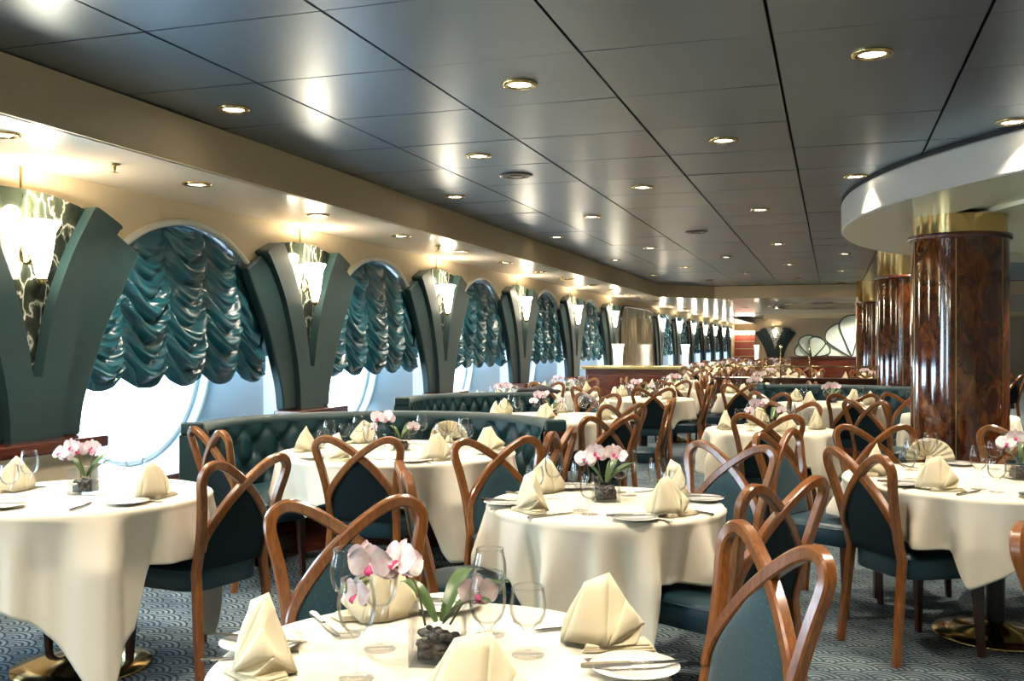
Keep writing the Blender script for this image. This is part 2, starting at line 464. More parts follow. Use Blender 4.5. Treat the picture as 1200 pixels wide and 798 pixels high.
# ------------------------------------------------------------------ ruched blinds
def wing_edge(z):
    E = [(.86, .385), (1.03, .415), (1.185, .47), (1.475, .595), (1.71, .735), (2.005, .925), (2.3, .925)]
    for (a, p), (b, q) in zip(E, E[1:]):
        if z <= b: return p+(q-p)*max(0, (z-a)/(b-a))
    return .7
def blind_mesh(seed):
    rn = random.Random(seed)
    nu, nv = 150, 130; W = 1.10; ns = 5; sw = 2*W/ns
    ph = [rn.uniform(0, 1) for _ in range(ns)]; lam = [rn.uniform(.135, .175) for _ in range(ns)]
    wob = [[rn.uniform(-1, 1) for _ in range(14)] for _ in range(ns)]
    def fn(u, v):
        s = -W+2*W*u
        q = min(int((s+W)/sw), ns-1); t = ((s+W)-q*sw)/sw*2-1
        zt = 1.07+sqrt(max(1.19**2-s*s, .0))
        zb = 1.20-.085*(1-t*t)**.8
        z = zt+(zb-zt)*v
        drape = .20*(1-abs(t)**1.9)
        f = (z+drape+.010*sin(3*t+q*2)+.006*sin(9*t+z*20))/lam[q]+ph[q]
        k = int(math.floor(f)); fr = f-k
        amp = .062*(1+.5*wob[q][k % 14])
        prof = (sin(pi*fr)**.75)
        pinch = 1-.55*abs(t)**6
        g = amp*prof*pinch + .030*(1-t*t)**.7
        g += .009*sin(2*pi*(z+drape*.5)/.062+q+5*t)*(1-.4*abs(t)) + .005*sin(2*pi*(z*1.7+drape)/.07+9*t)
        if abs(t) > .8: g += .007*sin(2*pi*z/.022)*(abs(t)-.8)/.2
        g *= min(1, (1-v)*8+.35)*min(1, max(0, (W-abs(s))/.10)*.8+.2)
        wing = 1.55-wing_edge(z)              # tucks flat behind the pilaster wings
        g *= 1-.75*min(1, max(0, (abs(s)-wing+.10)/.14))
        ztop = min(1, v*10+.2)
        return (.02+g*ztop, s, z-.012*prof*(1-t*t))
    mb = MB(); mb.grid(fn, nu, nv)
    return mb
blind_names = ['first', 'second', 'third', 'fourth', 'fifth']
for k in range(5):
    y = WY0+BAY*k
    root = empty('window_blind', 'teal satin ruched blind in the %s arched window from the left' % blind_names[k], 'blind', 'ruched blinds', (XW-.075, y, 0))
    o = blind_mesh(11+k).build('ruched_fabric', M['satin'], root, smooth=True)
    sd = o.modifiers.new('thick', 'SOLIDIFY'); sd.thickness = .006; sd.offset = -1
    path = [(.0, 1.185*cos(pi*q/30), 1.07+1.185*sin(pi*q/30)) for q in range(2, 29)]
    MB().tube(path, .018, 6).build('curtain_rail', M['satin'], root, smooth=True)
for k in range(6):
    root = empty('window_blind', 'teal ruched blind in the %s far window past the tan marble panel' % (['first', 'second', 'third', 'fourth', 'fifth', 'sixth'][k]), 'blind', 'far ruched blinds', (XW-.075, far_win_y[k], 0))
    if k == 0: fm = blind_mesh(31).mesh('ruched_fabric', M['satin'], True)
    o = link(bpy.data.objects.new('ruched_fabric', fm)); o.parent = root

# ------------------------------------------------------------------ green V pilasters
def mirror_outline(half):
    return half+[(-s, z) for s, z in reversed(half) if abs(s) > 1e-6]
def pilaster_kind():
    root = empty('pilaster', 'x', 'pilaster', 'green V-shaped pilasters')
    outer_edge = [tuple(p) for p in cr([(.195, .86), (.205, 1.05), (.255, 1.3), (.355, 1.604), (.47, 1.85), (.655, 2.105), (.70, 2.145)], 5)]
    top = [tuple(p) for p in cr([(.70, 2.145), (.69, 2.165), (.60, 2.205), (.50, 2.245), (.465, 2.25)], 4)]
    inner = [tuple(p) for p in cr([(.465, 2.25), (.42, 2.19), (.26, 1.93), (.125, 1.62), (.038, 1.25), (.034, 1.22)], 5)]
    half = outer_edge+top[1:]+inner[1:]
    out = half+[(-s, z) for s, z in reversed(half)]
    mb = MB(); mb.prism(out, lambda s, z: (0, s, z), lambda s, z: (.125, s, z))
    mb.build('v_front', M['pil'], root, bevel=.022, seg=3)
    for sg in (-1, 1):
        e = [tuple(p) for p in cr([(.385, .86), (.415, 1.03), (.47, 1.185), (.595, 1.475), (.735, 1.71), (.925, 2.005)], 5)]
        back = [(.70, 2.12), (.58, 2.02), (.42, 1.80), (.30, 1.55), (.19, 1.2), (.14, .86)]
        poly = [(sg*s, z) for s, z in e+back]
        MB().prism(poly, lambda s, z: (0, s, z), lambda s, z: (.078, s, z)).build('side_wing', M['pil'], root, bevel=.016, seg=3)
    arc = [(.46, 2.232), (.40, 2.25), (.2, 2.285), (0, 2.292)]
    poly = [(.03, 1.2), (.20, 1.62), (.35, 1.93)]+arc+[(-s, z) for s, z in arc[::-1][1:]]+[(-.35, 1.93), (-.2, 1.62), (-.03, 1.2)]
    MB().prism(poly, lambda s, z: (0, s, z), lambda s, z: (.05, s, z)).build('marble_inset', M['marble'], root)
    MB().box((.004, 0, 2.36), (.008, .012, .134)).build('joint_strip', M['brass_dull'], root)
    MB().box((.10, 0, .40), (.20, .80, .78)).build('plinth', M['wall'], root, bevel=.01)
    MB().box((.128, 0, .825), (.25, .86, .07)).build('plinth_cap', M['mahogany'], root, bevel=.012)
    return Kind(root)
pk = pilaster_kind()
ords = ['first', 'second', 'third', 'fourth', 'fifth', 'sixth', 'seventh', 'eighth']
pil_y = [PY0+BAY*k for k in range(0, 6)]
far_pil_y = [26.0+BAY*k for k in range(7)]
for k, y in enumerate(pil_y):
    pk.place((XW+.003, y, 0), 0, 'dark green upholstered V pilaster, the %s from the left along the windows' % ords[k], 'green V-shaped pilasters')
for k, y in enumerate(far_pil_y):
    pk.place((XW+.003, y, 0), 0, 'dark green V pilaster, the %s beyond the tan marble wall panel' % ords[k], 'far V-shaped pilasters')
pk.place((-2.55, YFAR-.003, 0), -pi/2, 'dark green V pilaster standing alone on the far end wall', 'end wall pilaster')

# wall lamps: flared glass bowl on a brass boss
def sconce_kind():
    root = empty('sconce', 'x', 'wall lamp', 'lit wall lamps')
    prof = [(.028, 0), (.045, .05), (.062, .12), (.075, .20), (.085, .27), (.118, .325), (.112, .33), (.078, .275), (.06, .2), (.02, .02)]
    MB().lathe(prof, 28, (.10, 0, 0), sx=.72).build('lamp_shade', M['lamp'], root, smooth=True)
    MB().lathe([(.001, -.035), (.02, -.03), (.03, -.01), (.03, 0), (.001, .004)], 20, (.10, 0, 0)).build('finial', M['brass'], root, smooth=True)
    mb = MB(); mb.lathe([(.001, .02), (.03, .018), (.055, .006), (.06, 0), (.001, 0)], 24)
    o = mb.build('wall_boss', M['brass'], root, smooth=True); o.matrix_local = Matrix.Translation((0, 0, .14)) @ Matrix.Rotation(pi/2, 4, 'Y')
    MB().tube([(.01, 0, .14), (.04, 0, .13), (.06, 0, .10)], .01, 8).build('bracket', M['brass'], root, smooth=True)
    return Kind(root)
sk = sconce_kind()
for k, y in enumerate(pil_y):
    sk.place((XW+.054, y, 1.78), 0, 'lit flared glass wall lamp on marble of the %s green pilaster' % ords[k])
for k, y in enumerate(far_pil_y):
    sk.place((XW+.054, y, 1.78), 0, 'lit wall lamp on the %s pilaster beyond the tan marble panel' % ords[k])
sk.place((-2.55, YFAR-.056, 1.82), -pi/2, 'lit wall lamp on the lone pilaster of far end wall')

bulb = bpy.data.lights.new('wall_lamp_bulb', 'POINT'); bulb.energy = 11; bulb.color = (1, .84, .60); bulb.shadow_soft_size = .05
for y in pil_y+far_pil_y+[PY0-BAY, PY0-2*BAY]:
    link(bpy.data.objects.new('wall_lamp_bulb', bulb)).location = (XW+.17, y, 2.16)
# tan marble panel between the two runs of windows
root = empty('marble_panel', 'large polished tan marble wall panel with rounded top beyond the windows', 'wall panel', None, (XW+.003, 23.0, 0))
poly = [(-2.02, .55), (2.02, .55)]+[tuple(p) for p in cr([(2.02, 1.7), (1.95, 1.98), (1.75, 2.2), (1.4, 2.27), (0, 2.28)], 4)]+[tuple(p) for p in cr([(0, 2.28), (-1.4, 2.27), (-1.75, 2.2), (-1.95, 1.98), (-2.02, 1.7)], 4)][1:]
MB().prism(poly, lambda s, z: (0, s, z), lambda s, z: (.07, s, z)).build('marble_slab', M['marble_tan'], root, bevel=.006)
MB().tube([(.05, s, z) for s, z in poly[1:]]+[(.05, -2.02, .55)], .03, 8).build('panel_frame', M['black_metal'], root, smooth=True)
o = struct(MB().box((XW+.02, 23.0, .45), (.05, 4.04, .12)).build('baseboard_left', M['mahogany'], bevel=.01))
# ------------------------------------------------------------------ torchieres
def torch_kind():
    root = empty('torchiere', 'x', 'floor lamp')
    MB().lathe([(.001, 0), (.19, 0), (.19, .02), (.05, .05), (.03, .08), (.03, .76), (.001, .76)], 28).build('stand', M['brass_dull'], root, smooth=True, angle=40)
    MB().lathe([(.001, .74), (.075, .75), (.078, .95), (.085, 1.15), (.10, 1.34), (.122, 1.43), (.116, 1.43), (.09, 1.34), (.07, 1.1), (.001, .78)], 32).build('lamp_shade', M['torch'], root, smooth=True)
    return Kind(root)
tk = torch_kind()
tk.place((-3.95, 18.75, 0), 0, 'lit white trumpet floor lamp left of the tan marble panel')
tk.place((-3.8, 26.9, 0), 0, 'lit white trumpet floor lamp right of the tan marble panel')
tk.place((-3.3, 46.5, 0), 0, 'lit white trumpet floor lamp before the red end wall')

# ------------------------------------------------------------------ columns
def column(x, y, ztop, collar, label):
    root = empty('column', label, 'column', None, (x, y, 0)); root['kind'] = 'thing'
    MB().lathe([(.001, .02), (.365, .02), (.365, ztop-.04), (.001, ztop-.04)], 96).build('shaft', M['burl'], root, smooth=True, angle=40)
    MB().lathe([(.36, ztop-.045), (.385, ztop-.04), (.39, ztop-.02), (.385, ztop), (.34, ztop)], 64).build('ring', M['mahogany'], root, smooth=True)
    MB().lathe([(.352, ztop-.002), (.352, collar), (.30, collar)], 64).build('collar', M['brass'], root, smooth=True, angle=40)
    mb = MB()
    for k in range(6):
        a = radians(-100+60*k)
        mb.box((.3655*cos(a), .3655*sin(a), (ztop+.1)/2), (.006, .007, ztop-.2), rz=a)
    mb.build('seam_strip', M['brass_dull'], root)
    MB().lathe([(.366, 0), (.385, 0), (.385, .14), (.366, .15)], 64).build('skirting', M['brass'], root, smooth=True, angle=40)
column(.973, 8.62, 2.28, ZS, 'nearest glossy burl-wood column with brass collar, at the right')
column(.90, 13.45, 2.28, ZC, 'second burl-wood column, just left behind the nearest column')
column(.82, 21.2, 2.28, ZC, 'third burl-wood column, farthest of the three, edge showing')

# ------------------------------------------------------------------ downlights
def downlight_kind():
    root = empty('downlight', 'x', 'downlight')
    MB().lathe([(.058, .0), (.062, -.012), (.088, -.010), (.092, 0), (.088, .002)], 32).build('trim_ring', M['brass'], root, smooth=True)
    MB().lathe([(.001, -.004), (.058, -.004), (.058, .0), (.001, 0)], 24).build('lens', M['lens'], root)
    return Kind(root)
dk = downlight_kind()
SPOTS = []
def spot(x, y, z, power, size=104, blend=.6, col=(1, .87, .69), r=.045):
    key = (power, size, blend, col, r)
    for k_, d in SPOTS:
        if k_ == key: break
    else:
        d = bpy.data.lights.new('downlight_lamp', 'SPOT'); d.energy = power; d.spot_size = radians(size); d.spot_blend = blend; d.color = col
        d.shadow_soft_size = r; SPOTS.append((key, d))
    o = link(bpy.data.objects.new('downlight_lamp', d)); o.location = (x, y, z)
PW = 110
rown = ['first', 'second', 'third', 'fourth', 'fifth', 'sixth', 'seventh', 'eighth', 'ninth', 'tenth', 'eleventh']
for k in range(-5, 11):
    y = 4.644+1.662*k
    seq = 0
    for i in range(-3, 7):
        x = (.17 if k % 2 == 0 else -.652)+1.645*i
        if x < XF+.2 or x > 8.5 or y < YB+.4 or y > YE1-.3: continue
        if (x-cx)**2+(y-cy)**2 < (cr_+.1)**2: continue
        if x > 3.6 and k > 0: continue
        spot(x, y, ZC-.02, PW)
        if k >= 0 or (k == -1 and False):
            if k > 0 and x > 2.5: continue
            dk.place((x, y, ZC), 0, 'round brass downlight, %s ceiling row from the front, %s from the windows' % (rown[k], ords[seq]), 'ceiling downlights')
        seq += 1
# far soffit and far ceiling; first row added to brighten the shell screen
for j, y in enumerate((22.55, 27.0, 31.5, 38, 43)):
    for i, x in enumerate((-2.2, .6, 3.4)):
        z = ZS if y < YE2 else ZC
        spot(x, y, z-.02, PW*2.2, 130)
        if x < 3: dk.place((x, y, z), 0, 'far brass downlight beyond the main ceiling, %s row, %s from the windows' % (rown[j], ords[i]), 'far downlights')
# along the window soffit
n = 0
for k in range(-2, 18):
    y = PY0+BAY/2*k-.72
    spot(-3.83, y, ZS-.02, PW*.45, 125)
    if y > 3:
        dk.place((-3.83, y, ZS), 0, 'small downlight in the white window soffit, number %d from the left' % (n+1) if False else 'downlight in the white window soffit, %s from the left' % (['first','second','third','fourth','fifth','sixth','seventh','eighth','ninth','tenth','eleventh','twelfth','thirteenth','fourteenth','fifteenth','sixteenth','seventeenth','eighteenth'][n]), 'soffit downlights'); n += 1
# under the round soffit
for a in (140, 165, 190, 215, 240):
    x, y = cx+3.2*cos(radians(a)), cy+3.2*sin(radians(a))
    spot(x, y, ZS-.02, PW*1.7)
# ceiling vents and sprinklers
def vent_kind():
    root = empty('ceiling_vent', 'x', 'vent')
    MB().lathe([(.085, 0), (.10, -.014), (.125, -.008), (.13, 0)], 32).build('rim', M['black_metal'], root, smooth=True)
    MB().lathe([(.001, -.012), (.05, -.014), (.055, -.006), (.07, -.006), (.075, -.012), (.086, -.010), (.086, -.002), (.001, -.002)], 32).build('grille', M['black_metal'], root, smooth=True)
    return Kind(root)
vk = vent_kind()
vk.place((-2.29, 7.12, ZC), 0, 'round dark air vent in the ceiling left of centre')
vk.place((-1.47, 11.3, ZC), 0, 'round dark air vent farther down the ceiling')
def sprinkler_kind():
    root = empty('ceiling_sprinkler', 'x', 'sprinkler')
    MB().lathe([(.001, 0), (.035, 0), (.032, -.012), (.001, -.014)], 20).build('escutcheon', M['brass_dull'], root, smooth=True)
    mb = MB(); mb.lathe([(.010, -.012), (.010, -.035), (.004, -.05), (.001, -.05)], 10); mb.lathe([(.001, -.052), (.022, -.054), (.022, -.057), (.001, -.058)], 14)
    mb.build('sprinkler_head', M['brass_dull'], root, smooth=True)
    return Kind(root)
spk = sprinkler_kind()
spk.place((-3.85, 4.57, ZS+.004), 0, 'ceiling sprinkler in the window soffit above the first pilaster')
spk.place((-3.85, 9.37, ZS+.004), 0, 'ceiling sprinkler in the window soffit before the third pilaster')
spk.place((-3.85, 14.2, ZS+.004), 0, 'ceiling sprinkler in the window soffit beyond the third window')

# ------------------------------------------------------------------ far end: red bar wall, shell screen, rail, counter
root = empty('bar_back', 'red marble back wall with a row of lit shelves at far left', 'bar', None, (-3.92, YFAR-.3, 0))
MB().box((0, 0, .95), (.96, .24, 1.9)).build('red_panel', M['red'], root, bevel=.01)
mb = MB()
for z in (.9, 1.25, 1.6): mb.box((0, -.14, z), (.96, .06, .03))
mb.build('shelf', M['brass_dull'], root)
MB().box((0, -.05, 2.02), (.96, .2, .2)).build('light_box', M['wood'], root, bevel=.01)
for k in range(5):
    MB().lathe([(.001, 0), (.06, 0), (.08, .1), (.05, .16), (.001, .16)], 12, (-.38+.19*k, -.18, 1.93)).build('lamp', M['lamp'], root, smooth=True)

root = empty('shell_screen', 'pale glass screen of fanned shell leaves on a mahogany base', 'screen', None, (1.2, 23.4, 0))
MB().box((0, 0, .56), (4.2, .16, 1.12)).build('base', M['mahogany'], root, bevel=.01)
MB().box((0, 0, 1.135), (4.3, .22, .035)).build('base_cap', M['leg_wood'], root, bevel=.006)
def leaf(cx_, ang, L, W, depth):
    pts = [tuple(p) for p in cr([(-.08*W, 0), (-.30*W, .35*L), (-.47*W, .68*L), (-.46*W, .84*L), (-.26*W, .97*L), (0, L), (.26*W, .97*L), (.46*W, .84*L), (.47*W, .68*L), (.30*W, .35*L), (.08*W, 0)], 5)]
    c, s = cos(ang), sin(ang)
    return [(cx_+x*c+z*s, 1.15-x*s+z*c) for x, z in pts]
def fan(cx_, specs, y0):
    for k, (ang, L, W) in enumerate(specs):
        ang = radians(ang)
        out = leaf(cx_, ang, L, W, 0); y = y0-.028*(k % 2)-.012*k
        o = MB().prism(out, lambda x, z: (x, y+.02, max(z, 1.15)), lambda x, z: (x, y, max(z, 1.15))).build('shell_leaf', M['shell'], root)
        MB().tube([(x, y, max(z, 1.155)) for x, z in out], .014, 6).build('leaf_edge', M['shell_edge'], o, smooth=True)
fan(-.72, [(-66, .66, .46), (66, .66, .46), (-36, .84, .56), (36, .84, .56), (0, .94, .66)], .03)
fan(-1.62, [(-58, .42, .34), (50, .42, .36), (-20, .50, .38), (18, .46, .36)], -.04)
fan(1.1, [(-66, .66, .46), (66, .66, .46), (-36, .84, .56), (36, .84, .56), (0, .94, .66)], .03)

root = empty('brass_railing', 'low mahogany partition carrying a thin brass rail behind the far tables', 'railing', None, (-.5, 14.6, 0))
MB().box((0, 0, .45), (2.2, .12, .90)).build('partition_panel', M['mahogany'], root, bevel=.01)
MB().box((0, 0, .92), (2.26, .18, .04)).build('partition_cap', M['leg_wood'], root, bevel=.006)
MB().tube([(-1.1, 0, 1.10), (1.1, 0, 1.10)], .013, 10).build('rail', M['brass'], root, smooth=True)
for x in (-1.05, -.2, .2, 1.05):
    MB().tube([(x, 0, .93), (x, 0, 1.42 if abs(x) < .5 else 1.12)], .011, 8).build('rail_post', M['brass'], root, smooth=True)

root = empty('service_counter', 'dark wood waiter station with brass-edged top before the tan marble', 'counter', None, (-3.05, 15.75, 0))
MB().box((0, 0, .52), (1.5, .55, 1.0)).build('body', M['mahogany'], root, bevel=.01)
MB().box((0, 0, 1.045), (1.62, .64, .05)).build('counter_top', M['brass_dull'], root, bevel=.01)
for s in (-1, 1):
    d_ = MB().box((s*.37, -.285, .50), (.68, .02, .86)).build('door', M['mahogany'], root, bevel=.008)
    MB().tube([(s*.08, -.31, .55), (s*.08, -.31, .7)], .008, 6).build('handle', M['brass'], d_)
# ------------------------------------------------------------------ dining chair (faces -y, back at +y)
def back_y(z): return .215+(z-.45)*.235 if z > .45 else .215+(.45-z)*.10
LOOP = [(-.205, .0), (-.196, .22), (-.186, .45), (-.192, .60), (-.213, .735), (-.235, .83), (-.232, .872), (-.205, .900), (-.168, .906), (-.118, .890), (-.06, .856),
        (0, .812), (.062, .758), (.115, .698), (.158, .64), (.182, .585), (.184, .54)]
def loop_mb(sg, n=5, lo=False):
    P = cr([Vector((sg*x, z)) for x, z in LOOP], 2 if lo else n)
    mb = MB(); vs = []; fs = []
    off = .004*sg
    hw, hd = .019, .018
    c = .006
    sec = [(-hw, -hd+c), (-hw+c, -hd), (hw-c, -hd), (hw, -hd+c), (hw, hd-c), (hw-c, hd), (-hw+c, hd), (-hw, hd-c)] if not lo else [(-hw, -hd), (hw, -hd), (hw, hd), (-hw, hd)]
    m = len(sec)
    for i, p in enumerate(P):
        t = (P[min(i+1, len(P)-1)]-P[max(i-1, 0)]).normalized()
        nx, nz = t.y, -t.x
        f = i/(len(P)-1)
        k = .80 if f < .04 else (1.0 if f < .85 else 1-.25*(f-.85)/.15)
        for a, b in sec:
            x, z = p.x+nx*a*k*(1 if i else 1), p.y+nz*a*k
            if i == 0: z = 0
            vs.append((x, back_y(p.y)+b+off, z))
    for i in range(len(P)-1):
        for q in range(m):
            q2 = (q+1) % m; fs.append((i*m+q, i*m+q2, (i+1)*m+q2, (i+1)*m+q))
    fs.append(tuple(range(m))); fs.append(tuple((len(P)-1)*m+q for q in range(m)))
    return mb.add(vs, fs)
PANEL = [(.455, .166), (.50, .168), (.55, .171), (.585, .172), (.62, .158), (.66, .132), (.70, .098), (.74, .062), (.775, .027), (.796, .002)]
def pan_w(z):
    for (z0, w0), (z1, w1) in zip(PANEL, PANEL[1:]):
        if z <= z1: return w0+(w1-w0)*max(0, (z-z0)/(z1-z0))
    return .001
def panel_mb(front, nu=14, nv=22):
    def fn(u, v):
        z = .455+(.796-.455)*v; w = pan_w(z); x = (2*u-1)*w
        e = (1-(2*u-1)**2)**.5*(min(1, w/.06))
        q = min(1, (v*12)**.5) if v < .08 else 1
        y = back_y(z)+(-.006-.020*e*q if front else .006+.010*e*q)
        return (x, y, z)
    mb = MB(); mb.grid(fn, nu, nv)
    # closing lip towards the middle
    rim = lambda u, v: None
    n = []
    for j in range(nv+1): n.append((0, j/nv))
    for j in range(nv+1): n.append((1, 1-j/nv))
    vs = []
    for u, v in n:
        p = fn(u, v); vs.append(p); vs.append((p[0], back_y(p[2]), p[2]))
    mb.add(vs, [(2*i, 2*i+1, 2*i+3, 2*i+2) for i in range(len(n)-1)])
    return mb
def seat_outline(k=1.0, n=40):
    out = []
    for i in range(n):
        a = 2*pi*i/n; c, s = cos(a), sin(a)
        e = .42
        x = (abs(c)**e)*(1 if c > 0 else -1); y = (abs(s)**e)*(1 if s > 0 else -1)
        wdt = .245-.045*(y+1)/2
        out.append((x*wdt*k, .225*y*k-.012-(.02*(1-x*x) if y < -.5 else 0)))
    return out
def seat_mb(n=40):
    mb = MB(); lev = [(.97, .365), (1.0, .372), (1.0, .445), (.985, .458), (.95, .468), (.85, .476), (.6, .482), (.25, .484)]
    vs = []; fs = []
    for k, z in lev: vs += [(x, y, z) for x, y in seat_outline(k, n)]
    for i in range(len(lev)-1):
        for q in range(n): fs.append((i*n+q, i*n+(q+1) % n, (i+1)*n+(q+1) % n, (i+1)*n+q))
    fs.append(tuple(range(n))[::-1]); fs.append(tuple((len(lev)-1)*n+q for q in range(n)))
    return mb.add(vs, fs)
def leg_mb(sx):
    mb = MB(); vs = []; fs = []
    for z, h, dx, dy in ((0, .013, .012, -.012), (.2, .017, .004, -.004), (.372, .021, 0, 0)):
        x, y = sx*(.195+dx), -.175+dy
        vs += [(x-h, y-h, z), (x+h, y-h, z), (x+h, y+h, z), (x-h, y+h, z)]
    fs = [(3, 2, 1, 0), (8, 9, 10, 11)]
    for i in (0, 4):
        for q in range(4): fs.append((i+q, i+(q+1) % 4, i+4+(q+1) % 4, i+4+q))
    return mb.add(vs, fs)
def chair_kind():
    root = empty('dining_chair', 'x', 'chair')
    for sg in (1, -1): loop_mb(sg).build('back_loop', M['wood'], root, smooth=True, angle=36)
    panel_mb(True).build('backrest', M['fabric'], root, smooth=True, angle=60)
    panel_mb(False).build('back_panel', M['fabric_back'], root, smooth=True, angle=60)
    st = seat_mb().build('seat', M['seat'], root, smooth=True, angle=50)
    pts = [(x, y, .452) for x, y in seat_outline(.998, 40)]
    MB().tube(pts+[pts[0]], .005, 5, cap=False).build('piping', M['seat'], st, smooth=True)
    for sx in (-1, 1): leg_mb(sx).build('leg', M['leg_wood'], root, bevel=.003)
    return Kind(root)
CH = chair_kind()
def far_chair_mesh():
    """same chair with fewer faces and its colours as material slots, for the crowd in the distance"""
    me = bpy.data.meshes.new('dining_chair')
    mb = MB(); idx = []
    def part(m_, slot):
        n = len(mb.f); mb.add(m_.v, m_.f); idx.extend([slot]*(len(mb.f)-n))
    for sg in (1, -1): part(loop_mb(sg, lo=True), 0)
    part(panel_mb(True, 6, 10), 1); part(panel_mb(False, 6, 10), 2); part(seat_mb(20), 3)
    for sx in (-1, 1): part(leg_mb(sx), 4)
    me.from_pydata(mb.v, [], mb.f)
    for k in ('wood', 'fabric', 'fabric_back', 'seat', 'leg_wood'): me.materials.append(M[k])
    me.polygons.foreach_set('material_index', idx); me.update(); return me
FCH = far_chair_mesh()
def chair(px, py, fx, fy, label, group=None, far=False):
    """px, py: where the top of the back stands; fx, fy: the way the sitter would face"""
    l = sqrt(fx*fx+fy*fy); fx, fy = fx/l, fy/l
    x, y = px+.325*fx, py+.325*fy
    rz = atan2(fy, fx)+pi/2
    if far:
        o = link(bpy.data.objects.new('dining_chair', FCH)); o.location = (x, y, 0); o.rotation_euler = (0, 0, rz)
        return tag(o, label, 'chair', group)
    return CH.place((x, y, 0), rz, label, group)

# ------------------------------------------------------------------ tables and cloths
def table_kind(R):
    root = empty('dining_table', 'x', 'table')
    MB().lathe([(.001, .015), (.285, .0), (.29, .006), (.285, .014), (.20, .026), (.09, .045), (.05, .07), (.001, .07)], 48).build('base', M['brass'], root, smooth=True)
    MB().lathe([(.001, .06), (.042, .06), (.042, .70), (.001, .70)], 24).build('pedestal', M['black_metal'], root, smooth=True, angle=40)
    MB().lathe([(.001, .715), (R-.04, .715), (R-.018, .722), (R-.018, .742), (R-.026, .745), (.001, .745)], 48).build('tabletop', M['mahogany'], root, smooth=True, angle=40)
    mb = MB()
    for k in range(4):
        a = pi/2*k+.4; mb.box((.14*cos(a), .14*sin(a), .70), (.28, .04, .025), rz=a)
    mb.build('bracket', M['black_metal'], root)
    return Kind(root)
TK = {}
def cloth_mesh(R, a, corner, seed, amp=1.0, nt=216, nr=22, clips=(), cap=None):
    """square cloth of half-side a over a round top of radius R; corner = bearing of one hanging corner"""
    rn = random.Random(seed); ph = [rn.uniform(0, 2*pi) for _ in range(6)]
    zt = .7485
    def reach(th):
        q = ((th-corner+pi/4) % (pi/2))-pi/4
        d = abs(abs(q)-0)      # 0 at a corner
        s_ = a/cos(pi/4-abs(q))
        return (s_**-9+cap**-9)**(-1/9) if cap else min(s_, a*1.36)
    vs = []; fs = []
    inner = [.02, .3, .6, .85, .95, .985]
    rows = len(inner)+nr
    for f in inner:
        for k in range(nt):
            th = 2*pi*k/nt; vs.append((R*f*cos(th), R*f*sin(th), zt))
    for j in range(nr):
        t = (j+1)/nr
        for k in range(nt):
            th = 2*pi*k/nt
            lim = reach(th)-R
            for cb, ch, cl in clips:
                e = abs((th-cb+pi) % (2*pi)-pi)
                if e < ch: lim = min(lim, cl)
                elif e < ch+.12: lim = min(lim, cl+(lim-cl)*(e-ch)/.12) if lim > cl else lim
            L = lim*t
            q = ((th-corner+pi/4) % (pi/2))-pi/4
            rb = .014
            if L < rb*pi/2:
                b = L/rb; r = R-.001+rb*sin(b)-.008; z = zt-rb*(1-cos(b))
            else:
                d = L-rb*pi/2
                # folds grow towards the hem; a cone at each corner, softer pleats between
                g = min(1, d/.20)
                tri = lambda x: 2*abs((x/(2*pi)) % 1-.5)*2-1
                sm = lambda x: tri(x)*(1.5-.5*tri(x)**2)
                w = th+.22*sin(2*th+ph[2])+.10*sin(5*th+ph[4])
                fold = .032*math.exp(-(q/.15)**2)-.030*math.exp(-((abs(q)-.36)/.13)**2)
                fold += .050*sm(8*w+ph[0])+.027*sm(15*w+ph[1])+.007*sin(29*th+ph[3])
                r = R+rb-.012+amp*fold*g+.008*d
                r = max(r, R-.05*g)
                z = zt-rb-d*.985
            vs.append((r*cos(th+.0), r*sin(th), z))
    for j in range(rows-1):
        for k in range(nt):
            k2 = (k+1) % nt; fs.append((j*nt+k, j*nt+k2, (j+1)*nt+k2, (j+1)*nt+k))
    fs.append(tuple(range(nt))[::-1])
    return MB().add(vs, fs)
def table(x, y, R, phrase, a=None, corner=0, seed=1, lo=False, mesh=None, clips=(), cap=None):
    if R not in TK: TK[R] = table_kind(R)
    t = TK[R].place((x, y, 0), 0, 'round pedestal table of %s, hidden under its white cloth' % phrase)
    t['category'] = 'table'
    a = a or R+.30
    if mesh is None:
        cm = cloth_mesh(R, a, corner, seed, nt=150 if lo else 300, nr=12 if lo else 26, clips=clips, cap=cap)
        o = cm.build('tablecloth', M['cloth'], None, smooth=True)
        sd = o.modifiers.new('thick', 'SOLIDIFY'); sd.thickness = .003; sd.offset = 1
    else:
        o = link(bpy.data.objects.new('tablecloth', mesh)); o.rotation_euler = (0, 0, corner)
    o.location = (x, y, 0)
    tag(o, 'white linen cloth hanging over %s' % phrase, 'tablecloth')
    return t, o
ZT = .7520
def clips_for(t, R, chairs):
    """where a seat stands under the edge of a table the cloth stops just above that seat"""
    out = []
    for px, py, fx, fy in chairs:
        l = sqrt(fx*fx+fy*fy); fx, fy = fx/l, fy/l
        x, y = px+.325*fx-t[0], py+.325*fy-t[1]
        fd = sqrt((x+.24*fx)**2+(y+.24*fy)**2); d = sqrt(x*x+y*y)
        if fd < R+.05 or d < R+.1:
            px_, py_ = px-t[0], py-t[1]
            out.append((atan2(py_, px_), atan2(.27, max(.25, min(d, R))), .250))
    return tuple(out)

